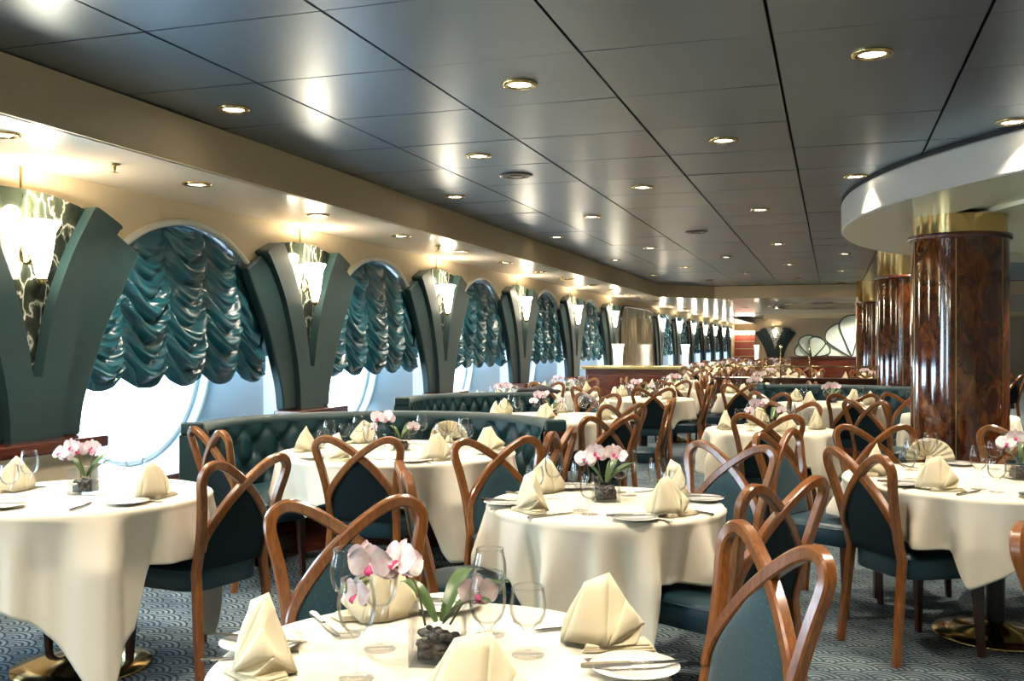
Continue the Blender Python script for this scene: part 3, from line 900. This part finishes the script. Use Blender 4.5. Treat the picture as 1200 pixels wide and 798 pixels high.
# ------------------------------------------------------------------ tableware
def patch(mb, a, b, c, d, bulge=0, n=5, nrm=None):
    """curved quad a-b-c-d (b-c opposite a-d); bulge pushes its middle along its normal"""
    a, b, c, d = map(Vector, (a, b, c, d))
    nv = ((b-a).cross(d-a)+(c-b).cross(d-c))
    nv = nv.normalized() if nv.length > 1e-9 else Vector((0, 0, 1))
    mb.grid(lambda u, v: (a*(1-u)+b*u)*(1-v)+(d*(1-u)+c*u)*v+nv*bulge*16*u*(1-u)*v*(1-v), n, n)
def napkin_mesh(var):
    rn = random.Random(var); j = lambda s=.006: rn.uniform(-s, s)
    mb = MB(); w = .088
    T = Vector((.008+j(), .012, .150+j(.01))); TL = Vector((-.040+j(), .004, .140+j(.008)))
    L = Vector((-w, -.004, .012)); F = Vector((.0+j(), -.062, .016)); C = Vector((.046+j(), -.020, .100+j(.008)))
    Rr = Vector((w+j(), -.014, .052+j())); RB = Vector((.062, -.046, .018)); BR = Vector((.06, .05, .004)); BL = Vector((-.075, .048, .05+j()))
    LL = Vector((-.092, .03, .004)); B = Vector((0, .06, .004))
    patch(mb, L, F, T, TL, .012)                      # broad left panel
    patch(mb, F, F.lerp(C, .5)+Vector((.004, .004, 0)), C, T, -.006)   # panel right of the seam
    patch(mb, F+Vector((.002, -.004, 0)), Rr, Rr.lerp(C, .5), C, .010)  # turned-down flap
    patch(mb, F, RB, Rr, Rr.lerp(F, .4), -.012)       # open pocket
    patch(mb, TL, T, BR, B, .01); patch(mb, C, T, BR, Rr, .008)        # back
    patch(mb, TL, BL, LL, L, .010); patch(mb, TL, BL, LL, B, -.008)
    patch(mb, Rr, RB, BR, BR, 0)
    # flat folded layers of the foot
    for k, (sx, z) in enumerate(((1.0, .006), (.95, .0105), (.90, .015))):
        a, b, c, d = Vector((-.05*sx, -.055, z)), Vector((.105*sx, -.05+.006*k, z)), Vector((.10*sx, .012, z)), Vector((-.02, .045, z))
        patch(mb, a, b, c, d, .002)
        patch(mb, a, b, b-Vector((.004, 0, .004)), a-Vector((0, 0, .004)), 0, 3)
        patch(mb, b, c, c-Vector((.004, 0, .004)), b-Vector((.004, 0, .004)), 0, 3)
    me = mb.mesh('napkin', M['napkin'], True, 32)
    return me
def fan_mesh(var):
    rn = random.Random(100+var); mb = MB(); n = 11
    def fn(u, v):
        a = radians(-82+164*u)
        k = u*n; tri = abs((k % 1)-.5)*2
        r = .02+(.125+.006*sin(9*u))*v
        d = .012*(tri-.5)*(1-.35*v)+.006
        z = .008+r*cos(a*.98)*1.02+.02*(1-v)
        return (r*sin(a)*.86, -.012+d+.03*(1-v)-.030*v*abs(sin(a)), max(z, .004))
    mb.grid(fn, n*4, 8)
    patch(mb, (-.03, -.03, .006), (.03, -.03, .006), (.045, .05, .004), (-.045, .05, .004), .008)
    patch(mb, (-.03, -.03, .006), (.03, -.03, .006), (.012, -.005, .055), (-.012, -.005, .055), .008)
    return mb.mesh('napkin', M['napkin'], True, 40)
NAP = [napkin_mesh(k) for k in range(4)]; FAN = [fan_mesh(k) for k in range(2)]
def put(name, me, loc, rz, label, cat, group=None, thick=0):
    o = link(bpy.data.objects.new(name, me)); o.location = loc; o.rotation_euler = (0, 0, rz)
    if thick:
        m = o.modifiers.new('thick', 'SOLIDIFY'); m.thickness = thick; m.offset = 0
    return tag(o, label, cat, group)
PLATE = MB().lathe([(.001, .004), (.050, .004), (.054, .006), (.088, .013), (.090, .0145), (.0885, .016), (.054, .0095), (.048, .008), (.001, .008)], 40).mesh('bread_plate', M['china'], True, 60)
def knife_mesh():
    mb = MB()
    bl = [(-.002, .0), (.0085, .002), (.0095, .05), (.0085, .09), (.003, .112), (-.001, .118), (-.004, .10), (-.0045, .0)]
    mb.prism(bl, lambda x, y: (x, y, .003), lambda x, y: (x, y, .0052))
    h = [(-.0045, 0), (-.006, -.03), (-.0075, -.08), (-.006, -.098), (0, -.102), (.006, -.098), (.0075, -.08), (.006, -.03), (.005, 0)]
    mb.prism(h, lambda x, y: (x, y, .0), lambda x, y: (x, y, .0075))
    return mb.mesh('dinner_knife', M['silver'])
def fork_mesh():
    mb = MB()
    h = [(-.003, 0), (-.004, -.04), (-.0075, -.10), (-.005, -.118), (0, -.121), (.005, -.118), (.0075, -.10), (.004, -.04), (.003, 0)]
    mb.prism(h, lambda x, y: (x, y, .001+max(0, y+.03)*.1), lambda x, y: (x, y, .004+max(0, y+.03)*.1))
    mb.prism([(-.003, -.001), (.003, -.001), (.011, .02), (.011, .034), (-.011, .034), (-.011, .02)], lambda x, y: (x, y, .004), lambda x, y: (x, y, .0062))
    for k in range(4):
        x = -.0096+.0064*k; mb.box((x, .055, .0055), (.0028, .044, .0022))
    return mb.mesh('fork', M['silver'])
KNIFE, FORK = knife_mesh(), fork_mesh()
def glass_mesh(name, h, bowl, rim, stem, n=28):
    b0 = stem; out = [(.001, .0), (.034, .0), (.035, .0015), (.030, .003), (.008, .006), (.0042, .014), (.0036, b0*.5), (.0042, b0-.012), (.009, b0-.002)]
    H = h-b0
    prof = [(.020, .010), (bowl*.78, H*.17), (bowl*.96, H*.36), (bowl, H*.52), (bowl*.97, H*.70), (rim*1.02, H*.9), (rim, H)]
    out += [(r, b0+z) for r, z in prof]
    inn = [(r-.0011, b0+z+.001) for r, z in prof[::-1]]
    inn[0] = (rim-.0011, h)
    out += inn+[(.001, b0+.004)]
    return MB().lathe(out, n).mesh(name, M['glass'], True)
WINE = glass_mesh('wine_glass', .195, .038, .031, .085)
WATER = glass_mesh('water_glass', .145, .039, .034, .055)
FWINE = glass_mesh('wine_glass', .195, .038, .031, .085, 12)
# flower vase: glass cube of pebbles with pink orchids
def blossom(parent, loc, facing, size, lo=False):
    """five petals and a magenta lip on a common centre"""
    f = Vector(facing).normalized(); up = Vector((0, 0, 1)); rt = f.cross(up).normalized(); up = rt.cross(f)
    B = Matrix((rt, up, f)).transposed().to_4x4(); B.translation = Vector(loc)
    mb = MB(); n = 3 if lo else 6
    for ang, L, W in ((90, .50, .36), (210, .48, .34), (330, .48, .34), (14, .56, .74), (166, .56, .74)):
        a = radians(ang); c, s = cos(a), sin(a)
        def fn(u, v):
            t = u; w = W*(sin(pi*min(1, t*.93+.05))**.7)*(2*v-1)*.5
            r = .04+L*t
            z = .07*sin(t*2.2)-.09*t*t+.06*(2*v-1)**2*t
            return (B @ Vector((c*r-s*w, s*r+c*w, z+(.03 if W > .5 else 0)))-Vector(loc))*size+Vector(loc)
        mb.grid(fn, n, n)
    o = mb.build('blossom', M['petal'], parent, smooth=True)
    mb = MB()
    def lf(u, v):
        a = pi*(v-.5); r = .11*sin(pi*min(u*.85+.1, 1))
        return (B @ Vector((r*sin(a), -.02-.26*u, .10+.16*sin(u*2.4)-.05*cos(a)))-Vector(loc))*size+Vector(loc)
    mb.grid(lf, n, n)
    mb.build('lip', M['lip'], o, smooth=True)
    return o
def vase_kind(var, lo=False):
    rn = random.Random(40+var)
    root = empty('orchid_vase', 'x', 'flower vase')
    s = .056; h = .112
    mb = MB(); mb.box((0, 0, h/2), (2*s, 2*s, h)); o = MB()
    vs = []
    for k, z in ((s, 0), (s, h), (s-.006, h), (s-.006, .010)):
        vs += [(-k, -k, z), (k, -k, z), (k, k, z), (-k, k, z)]
    fs = [(3, 2, 1, 0), (12, 13, 14, 15)]
    for i in (0, 4, 8):
        for q in range(4): fs.append((i+q, i+(q+1) % 4, i+4+(q+1) % 4, i+4+q))
    MB().add(vs, fs).build('glass_cube', M['glass'], root)
    mb = MB()
    for _ in range(30 if lo else 170):
        r = rn.uniform(.006, .011); x, y = rn.uniform(-.038, .038), rn.uniform(-.038, .038); z = rn.uniform(.018, .058)
        mb.lathe([(.0005, -r*.7), (r*.8, -r*.45), (r, 0), (r*.8, r*.45), (.0005, r*.7)], 7, (x, y, z), sx=rn.uniform(.8, 1.2))
    mb.box((0, 0, .026), (.080, .080, .030))
    tag(mb.build('pebbles', M['pebble'], root, smooth=True), kind='stuff')
    sprays = {0: [((-.03, 0, .07), (-.05, -.01, .16), (-.10, -.02, .195), (-.19, -.02, .155)), ((.02, .01, .07), (.05, 0, .12), (.085, -.01, .155))],
              1: [((-.02, 0, .07), (-.03, 0, .15), (-.05, -.01, .19), (-.11, -.01, .175)), ((.02, 0, .07), (.02, .02, .16), (.06, 0, .19))]}[var % 2]
    stem = MB(); P = [cr(sp, 5) for sp in sprays]
    for p in P: stem.tube(p, .0026, 5)
    stem.build('stem', M['stem'], root, smooth=True)
    spots = {0: [(0, .99, -.02), (0, .80, .02), (0, .66, .0), (0, .50, .03), (1, .95, 0), (0, .88, .035)],
             1: [(0, .97, 0), (0, .70, .02), (0, .48, .02), (1, .97, 0), (1, .72, .025), (0, .85, -.02)]}[var % 2]
    for k, (si, f, dz) in enumerate(spots if not lo else spots[:5]):
        p = P[si][min(int(f*(len(P[si])-1)), len(P[si])-1)]
        fc = (rn.uniform(-.5, .5), -1, rn.uniform(-.1, .5)) if k % 3 else (rn.uniform(-.9, -.2), -.7, rn.uniform(0, .7))
        blossom(root, (p[0]+rn.uniform(-.01, .01), p[1]-.022+(.03 if k % 3 == 2 else 0), p[2]+dz), fc, .072+rn.uniform(-.006, .012), lo)
    for k, ((x, y, z)) in enumerate([P[0][-1]+Vector((-.004, 0, -.006)), P[0][-3]+Vector((0, .004, -.010))]):
        MB().lathe([(.0005, -.012), (.007, -.006), (.008, .003), (.0005, .013)], 8, (x, y, z)).build('bud', M['bud'], root, smooth=True)
    for k, (a, L, lift) in enumerate(((25, .15, .14), (60, .13, .17), (-30, .12, .12), (150, .10, .14))):
        a = radians(a+rn.uniform(-8, 8))
        def lf(u, v):
            w = .019*sin(pi*min(1, u*.94+.06))**.6*(2*v-1); r = .01+L*u
            z = .075+lift*u*(1.25-.75*u)+.25*abs(w)
            return (r*cos(a)-w*sin(a), r*sin(a)+w*cos(a), z)
        mb = MB(); mb.grid(lf, 8, 4); lo_ = mb.build('leaf', M['leaf'], root, smooth=True)
    return Kind(root)
VK = [vase_kind(0), vase_kind(1), vase_kind(2, True), vase_kind(3, True)]
def napkin(x, y, rz, label, style=0, var=0):
    return put('napkin', (FAN[var % 2] if style else NAP[var % 4]), (x, y, ZT), rz, label, 'napkin', None, .0022)

CAMD = Vector((-sin(radians(18.06)), cos(radians(18.06))))
def side_word(a):
    """where a bearing lies seen from the photograph"""
    v = Vector((cos(a), sin(a))); d = v.dot(CAMD); r = v.x*CAMD.y-v.y*CAMD.x
    k = int(round(atan2(d, r)/(pi/4))) % 8
    return ['right', 'far right', 'far', 'far left', 'left', 'near left', 'near', 'near right'][k]
def setting(tx, ty, ang, rad, phrase, style=0, var=0, items='npkfgw', word=None, face=None):
    """one place laid at bearing ang (degrees) of a table"""
    a = radians(ang); w = word or side_word(a)
    ux, uy = cos(a), sin(a); vx, vy = -uy, ux       # outward, and to the sitter's right... (v = counter-clockwise)
    P = lambda o, s: (tx+ux*o+vx*s, ty+uy*o+vy*s)
    rz = a+pi/2 if face is None else face
    if 'n' in items:
        x, y = P(rad, 0); napkin(x, y, rz, 'folded cream napkin, %s on %s' % (w, phrase), style, var)
    if 'p' in items:
        x, y = P(rad+.0, -.175); put('bread_plate', PLATE, (x, y, ZT), 0, 'white bread plate, %s on %s' % (w, phrase), 'plate')
        if 'k' in items:
            put('butter_knife', KNIFE, (x-.005, y-.012, ZT+.0165), radians(-78)+.25*sin(ang), 'butter knife on bread plate, %s on %s' % (w, phrase), 'knife')
    if 'k' in items:
        x, y = P(rad, .135); put('dinner_knife', KNIFE, (x, y, ZT), a-pi/2+pi, 'dinner knife by the %s napkin on %s' % (w, phrase), 'knife')
    if 'f' in items:
        x, y = P(rad, -.10); o = put('fork', FORK, (x, y, ZT), a+pi/2, 'silver fork by the %s napkin on %s' % (w, phrase), 'fork')
    if 'g' in items:
        x, y = P(rad-.17, .10); put('wine_glass', WINE, (x, y, ZT), 0, 'tall wine glass, %s on %s' % (w, phrase), 'glass')
    if 'w' in items:
        x, y = P(rad-.15, .19); put('water_glass', WATER, (x, y, ZT), 0, 'short stemmed glass, %s on %s' % (w, phrase), 'glass')
def vase(x, y, rz, phrase, k=0):
    return VK[k].place((x, y, ZT), rz, 'glass cube vase of pink orchids centred on %s' % phrase)

# ------------------------------------------------------------------ curved booths
def booth_kind(d0=25):
    root = empty('curved_booth', 'x', 'booth seat')
    a0, a1 = radians(d0), radians(203); Ri, To, H = 1.06, .15, .915
    nu, nv = 190, 30
    def back(u, v):
        a = a0+(a1-a0)*u
        z = .40+(H-.05-.40)*v
        # diamond tufting
        q = u*30; r = v*3.0
        d = 9
        for i in (0, 1):
            for j in (0, 1):
                bx, bz = math.floor(q)+i, math.floor(r)+j
                if (int(bx)+int(bz)) % 2: continue
                d = min(d, sqrt(((q-bx)*.9)**2+((r-bz)*1.0)**2))
        x1 = abs(((q+r)/2) % 1-.5)*2; x2 = abs(((q-r)/2) % 1-.5)*2
        g = .052*(1-math.exp(-(d/.34)**2))*(.35+.65*min(1, (1-x1)*3.0))*(.35+.65*min(1, (1-x2)*3.0))
        if v > .86: g = g*(1-(v-.86)/.14)+.040*(v-.86)/.14
        R = Ri+.035-g-.03*(1-v)
        return (R*cos(a), R*sin(a), z)
    mb = MB(); mb.grid(back, nu, nv)
    mb.build('tufted_back', M['booth'], root, smooth=True)
    prof = [(Ri+.0, H-.055), (Ri+.0, H-.035), (Ri+.02, H-.008), (Ri+.06, H), (Ri+To-.05, H-.002), (Ri+To-.01, H-.02), (Ri+To, H-.06), (Ri+To, .06), (Ri+.03, .06), (Ri+.035, H-.055), (Ri+.0, H-.055)]
    mb = MB(); mb.lathe(prof, 90, a0=a0, a1=a1); mb.build('back_shell', M['pil'], root, smooth=True, angle=50)
    prof = [(.64, .30), (.635, .40), (.65, .45), (.69, .465), (.94, .47), (1.02, .46), (1.05, .44), (1.05, .30), (.64, .30)]
    mb = MB(); mb.lathe(prof, 90, a0=a0+.12, a1=a1-.12); mb.build('seat_cushion', M['booth'], root, smooth=True, angle=50)
    mb = MB(); mb.lathe([(.70, 0), (.70, .31), (1.06, .31), (1.06, 0), (.70, 0)], 90, a0=a0+.12, a1=a1-.12); mb.build('seat_plinth', M['mahogany'], root, smooth=True, angle=40)
    for a, sg in ((a0, -1), (a1, 1)):
        mb = MB(); R = Ri+To/2
        mb.box((R*cos(a)-sg*sin(a)*.02, R*sin(a)+sg*cos(a)*.02, .44), (To+.01, .04, .82), rz=a)
        mb.build('end_post', M['mahogany'] if sg < 0 else M['pil'], root, bevel=.012)
        mb = MB(); mb.box((R*cos(a)-sg*sin(a)*.02, R*sin(a)+sg*cos(a)*.02, .885), (To-.01, .055, .08), rz=a)
        mb.build('end_cap', M['pil'], root, bevel=.018, seg=3)
    mb = MB()
    for i in range(2, 29):
        for j in (1, 2):
            if (i+j) % 2: continue
            x, y, z = back(i/30, j/3.0); a = a0+(a1-a0)*i/30
            mb.lathe([(.0005, .008), (.007, .006), (.010, .0), (.0005, -.002)], 8, (x-.004*cos(a), y-.004*sin(a), z))
    mb.build('buttons', M['booth'], root, smooth=True)
    return Kind(root)
BK = booth_kind(); BK2 = booth_kind(98)
# ------------------------------------------------------------------ the laid room
T1, T2, T3, T4, T5 = (-3.11, 3.49), (-2.48, 5.5), (-.89, 3.97), (-.77, 1.88), (.753, 5.24)
p1 = 'the left-edge window table'
p2 = 'the front booth table'
p3 = 'the front centre table'
p4 = 'the table nearest the camera'
p5 = 'the right-hand front table'
front_chairs = [
 (-2.37, 3.64, -.97, .22, 'chair with dark back at the right side of the left-edge window table'),
 (-3.43, 4.84, .47, .88, 'chair behind the left-edge table, beside the near end of the front booth'),
 (-2.38, 4.66, -.12, 1, 'chair seen from behind, pushed in at the near side of front booth table'),
 (-1.46, 5.42, -1, .05, 'chair at the right end of the front booth table, back toward the aisle'),
 (-1.45, 2.77, .68, -.89, 'orange-lit chair facing the camera across the nearest table'),
 (-1.62, 3.56, .85, .50, 'chair seen edge-on at the left of the front centre table'),
 (-1.66, 4.83, .77, -.86, 'chair facing the camera at the far left of the front centre table'),
 (-.47, 4.92, -.42, -.95, 'chair facing the camera at the far right of the front centre table'),
 (-.15, 3.61, -.84, .54, 'dark-backed chair with visible seat at the right of the front centre table'),
 (-.135, 2.59, -.81, -.59, 'pale-lit chair nearest the camera, right of the nearest table'),
 (.10, 4.72, .82, .57, 'tall chair seen from behind at the near left of the right-hand table'),
 (-.30, 5.72, .86, -.42, 'chair seen edge-on at the left of the right-hand table'),
 (.24, 6.35, .36, -.93, 'chair facing the camera behind the right-hand front table'),
 (1.08, 6.45, -.25, -.97, 'chair behind the right-hand front table at the right picture edge'),
 (-3.88, 3.35, 1, .06, 'chair at the left side of the left-edge window table, mostly out of view'),
 (.585, 3.10, .82, -.5, 'chair cut off by the right picture edge in front of right-hand table')]
def cl(t, R, idx): return clips_for(t, R, [front_chairs[k][:4] for k in idx])
T2 = (-2.54, 5.52)
table(*T1, .54, p1, a=.92, corner=radians(318), seed=1, clips=cl(T1, .54, [0, 14]))
table(*T2, .72, p2, a=.93, corner=radians(318), seed=2, clips=cl(T2, .72, [1, 2, 3]))
table(*T3, .485, p3, a=.90, corner=radians(20), seed=3, clips=cl(T3, .485, [5, 6, 7, 8]))
table(*T4, .46, p4, a=.92, corner=radians(75), seed=4, clips=cl(T4, .46, [4, 9]))
table(*T5, .70, p5, a=.90, corner=radians(254), seed=5, cap=1.13, clips=cl(T5, .70, [10, 11, 12, 13]))
for c in front_chairs: chair(*c)
# places
setting(*T1, 2, .36, p1, var=0, items='npfgw'); setting(*T1, 182, .36, p1, var=1, items='nfgw')
setting(*T1, 290, .36, p1, items='pk')
vase(T1[0]+.0, T1[1]+.02, .3, p1, 1)
for k, a in enumerate((198, 138, 78, 18, 318, 258)):
    setting(*T2, a, .57, p2, style=1 if a == 78 else 0, var=k, face=radians(18) if a in (78, 18) else None, items='npfgw',
            word=['left', 'far left', 'far', 'right', 'near right', 'near left'][k])
vase(T2[0], T2[1]+.05, .25, p2, 0)
for k, a in enumerate((50, 148, 231, 323)):
    setting(*T3, a, .375, p3, var=k, items='npkfgw')
vase(T3[0]-.01, T3[1]+.05, .35, p3, 1)
for k, (a, f) in enumerate(((33, radians(18)), (136, None), (211, radians(-30)), (305, radians(15)))):
    setting(*T4, a, .36, p4, var=k, style=0, face=f, items='npkf')
vase(T4[0]+.0, T4[1]+.0, .25, p4, 0)
[o for o in bpy.data.objects if o.get('label') == 'folded cream napkin, %s on %s' % (side_word(radians(305)), p4)][0].scale = (1.3, 1.15, 1.02)
for me, dx, dy, w in ((WINE, -.110, -.157, 'tall wine glass, frontmost of the left trio on %s'), (WINE, -.148, .025, 'tall wine glass, middle of the left trio on %s'),
        (WINE, -.262, .094, 'tall wine glass, leftmost and farthest of its trio on %s'), (WINE, .114, -.026, 'tall wine glass just right of the flower cube on %s'),
        (WINE, .042, .193, 'tall wine glass behind the flower cube on %s'), (WATER, .165, .083, 'short stemmed glass beside the right napkin on %s')):
    put('wine_glass' if me is WINE else 'water_glass', me, (T4[0]+dx, T4[1]+dy, ZT), 0, w % p4, 'glass')
for k, a in enumerate((237, 177, 118, 57, -3, 297)):
    setting(*T5, a, .55, p5, var=k, style=1 if k == 2 else 0, face=radians(10) if k in (0, 2) else None, items='npkfgw',
            word=['near left', 'left', 'far left', 'far right', 'right', 'near right'][k])
vase(T5[0]+.12, T5[1]+.05, .3, p5, 1)

# booths
BK.place((-2.73, 5.63, 0), 0, 'curved green tufted booth wrapped round the large front table')
BK2.place((-2.73, 8.75, 0), 0, 'second curved green booth, behind the front booth along the windows')
BK.place((-.02, 11.8, 0), radians(-68), 'curved green tufted booth left of the second column')
o = MB(); o.grid(lambda u, v: (.22*(u-.5)*2, .10*(v-.5)*2, .05*(1-(2*u-1)**2)**.5*(1-(2*v-1)**2)**.5+.018*sin(9*u+5*v)*sin(3*v)+.02), 18, 12)
tag(o.build('folded_jacket', M['dark_jacket'], None, smooth=True, loc=(-2.95, 9.95, .90)), 'dark folded cloth lying on top of the second booth', 'cloth')
bpy.data.objects['folded_jacket'].modifiers.new('thick', 'SOLIDIFY').thickness = .02

# middle of the room: every table with its own chairs
def mid(x, y, R, phrase, short, seats, seed, places=4, vk=2, chairs=(), lo=True, rad=None, fan=()):
    table(x, y, R, phrase, a=R+.34, corner=radians(37*seed), seed=seed, lo=lo, clips=clips_for((x, y), R, [c[:4] for c in chairs]))
    for k in range(places):
        a = 360/places*k+20*seed
        setting(x, y, a, rad or R-.14, phrase, var=k+seed, style=1 if k in fan else 0, items='ngw', word=side_word(radians(a)) if places <= 4 else ['right', 'far right', 'far left', 'left', 'near left', 'near right'][k])
    vase(x, y+.02, .3, phrase, vk)
    for px, py, fx, fy, lab in chairs: chair(px, py, fx, fy, lab)
mid(-2.42, 8.6, .70, 'the table in the second booth', '', 0, 2, 6, chairs=[
    (-1.63, 7.95, -.77, .62, 'dark-backed chair at the near right of the second booth table'),
    (-1.36, 8.78, -1, -.05, 'chair with light-blue front seen edge-on at the second booth table'),
    (-1.44, 6.62, -.75, .66, 'chair between the two booths, standing by the aisle'),
    (-2.26, 9.75, -.10, -1, 'chair facing the camera on the far side of second booth table')])
mid(-.45, 7.85, .50, 'the small table left of big column', '', 0, 1, 4, chairs=[
    (-.43, 7.12, 0, 1, 'chair seen from behind, in front of the small table left of the big column'),
    (-.33, 8.72, -.1, -1, 'chair on the far side of the small table left of the big column')])
mid(.0, 11.55, .60, 'the table by the third booth', '', 0, 3, 4, vk=3, chairs=[
    (-.62, 10.45, .5, .86, 'chair at the near left of the third booth table'),
    (.20, 10.38, -.2, .98, 'chair at the near right of the third booth table')])
mid(1.12, 9.95, .50, 'the table hidden behind the big column', '', 0, 5, 4, vk=3, chairs=[
    (.28, 9.2, .62, .78, 'narrow chair just left of the big column, back to the camera'),
    (.70, 10.75, .35, -.9, 'chair left of the big column, facing the camera behind it'),
    (1.85, 10.1, -1, 0, 'chair right of the big column at the picture edge'),
    (1.72, 8.4, -.1, -1, 'chair right of the big column facing the camera')])
mid(-3.52, 10.5, .45, 'the window table behind the second booth', '', 0, 6, 4, vk=3, chairs=[
    (-3.5, 11.28, .03, -1, 'orange chair facing the camera behind the window table past second booth')])
mid(-2.2, 12.0, .60, 'the third aisle-side table along windows', '', 0, 7, 4, vk=2, chairs=[
    (-2.75, 11.2, .5, .85, 'dark chair at near left of the third aisle-side table along windows'),
    (-1.93, 11.1, -.2, 1, 'dark chair at near right of the third aisle-side table along windows'),
    (-1.38, 11.9, -1, 0, 'chair at the aisle side of the third aisle-side table along windows'),
    (-2.2, 12.85, 0, -1, 'chair at the far side of the third aisle-side table along windows')])
mid(-.97, 13.42, .50, 'the aisle table before the brass rail', '', 0, 8, 4, vk=3, chairs=[
    (-1.1, 12.66, .1, 1, 'chair seen from behind before the aisle table by the brass rail'),
    (-1.72, 13.35, 1, 0, 'chair at the left of the aisle table by the brass rail'),
    (-.25, 13.72, -1, -.3, 'chair at the right of the aisle table by the brass rail')])
mid(-3.55, 13.3, .45, 'the window table left of waiter station', '', 0, 9, 4, vk=2, chairs=[
    (-3.6, 12.5, 0, 1, 'chair seen from behind at the window table by waiter station'),
    (-3.5, 14.1, 0, -1, 'chair facing the camera at the window table by waiter station')])

mid(-2.2, 14.45, .48, 'the table just before waiter station', '', 0, 10, 4, vk=3, chairs=[
    (-2.95, 14.45, 1, 0, 'chair left of the table just before waiter station'),
    (-2.1, 13.68, -.1, 1, 'chair seen from behind at the table just before waiter station'),
    (-1.42, 14.4, -1, .1, 'chair right of the table just before waiter station')])
# the crowd of tables beyond
fcl = None
rows_ = ['first', 'second', 'third', 'fourth', 'fifth', 'sixth', 'seventh', 'eighth', 'ninth', 'tenth']
colw = ['window-side', 'left-aisle', 'right-aisle', 'rightmost']
rn = random.Random(5)
for j in range(9):
    for i, x0 in enumerate((-2.9, -1.15, .55, 2.2)):
        y = (18.3, 16.2, 17.0, 18.3)[i]+2.75*j
        x = x0+rn.uniform(-.12, .12)
        if i >= 2 and 20.2 < y < 24.6: continue
        if i == 3 and j > 5: continue
        if abs(x) > 0 and (x+.1)**2 > 30: continue
        ph = 'the %s far %s table' % (rows_[j], colw[i])
        if fcl is None:
            fo = cloth_mesh(.5, .82, 0, 21, nt=72, nr=6).mesh('tablecloth', M['cloth'], True); fcl = fo
        table(x, y, .5, ph, corner=rn.uniform(0, 1.5), mesh=fcl)
        off = rn.uniform(0, 1.57)
        for q in range(4):
            a = off+q*pi/2; r = .88
            w = side_word(a)
            chair(x+r*cos(a), y+r*sin(a), -cos(a), -sin(a), 'distant chair on the %s side of %s' % (w, ph), 'chairs in the far dining area', far=True)
            if j < 6:
                b_ = a
                put('napkin', NAP[q], (x+.34*cos(b_), y+.34*sin(b_), ZT), b_+pi/2, 'cream napkin on the %s side of %s' % (w, ph), 'napkin')
            if j < 4:
                put('wine_glass', FWINE, (x+.24*cos(b_+.5), y+.24*sin(b_+.5), ZT), 0, 'wine glass on the %s side of %s' % (w, ph), 'glass')
        if j < 4: vase(x, y, rn.uniform(-1, 1), ph, 3)
for k in [CH, BK, BK2]+VK+list(TK.values())+[pk, sk, tk, dk, vk, spk, wk]: k.done()
# ------------------------------------------------------------------ light and exposure
w = bpy.data.worlds.new('daylight'); SC.world = w; w.use_nodes = True
bg = w.node_tree.nodes['Background']; bg.inputs[0].default_value = (.60, .81, 1, 1); bg.inputs[1].default_value = 15.0
cy_ = SC.cycles
cy_.max_bounces = 10; cy_.diffuse_bounces = 5; cy_.glossy_bounces = 4; cy_.transparent_max_bounces = 24; cy_.transmission_bounces = 6
cy_.caustics_reflective = False; cy_.caustics_refractive = False
cy_.sample_clamp_indirect = 6; cy_.use_denoising = True; cy_.use_light_tree = True
vs_ = SC.view_settings
SC.display_settings.display_device = 'sRGB'
vs_.view_transform = 'Standard'; vs_.look = 'None'; vs_.gamma = 1; vs_.use_curve_mapping = False; vs_.exposure = 0.42
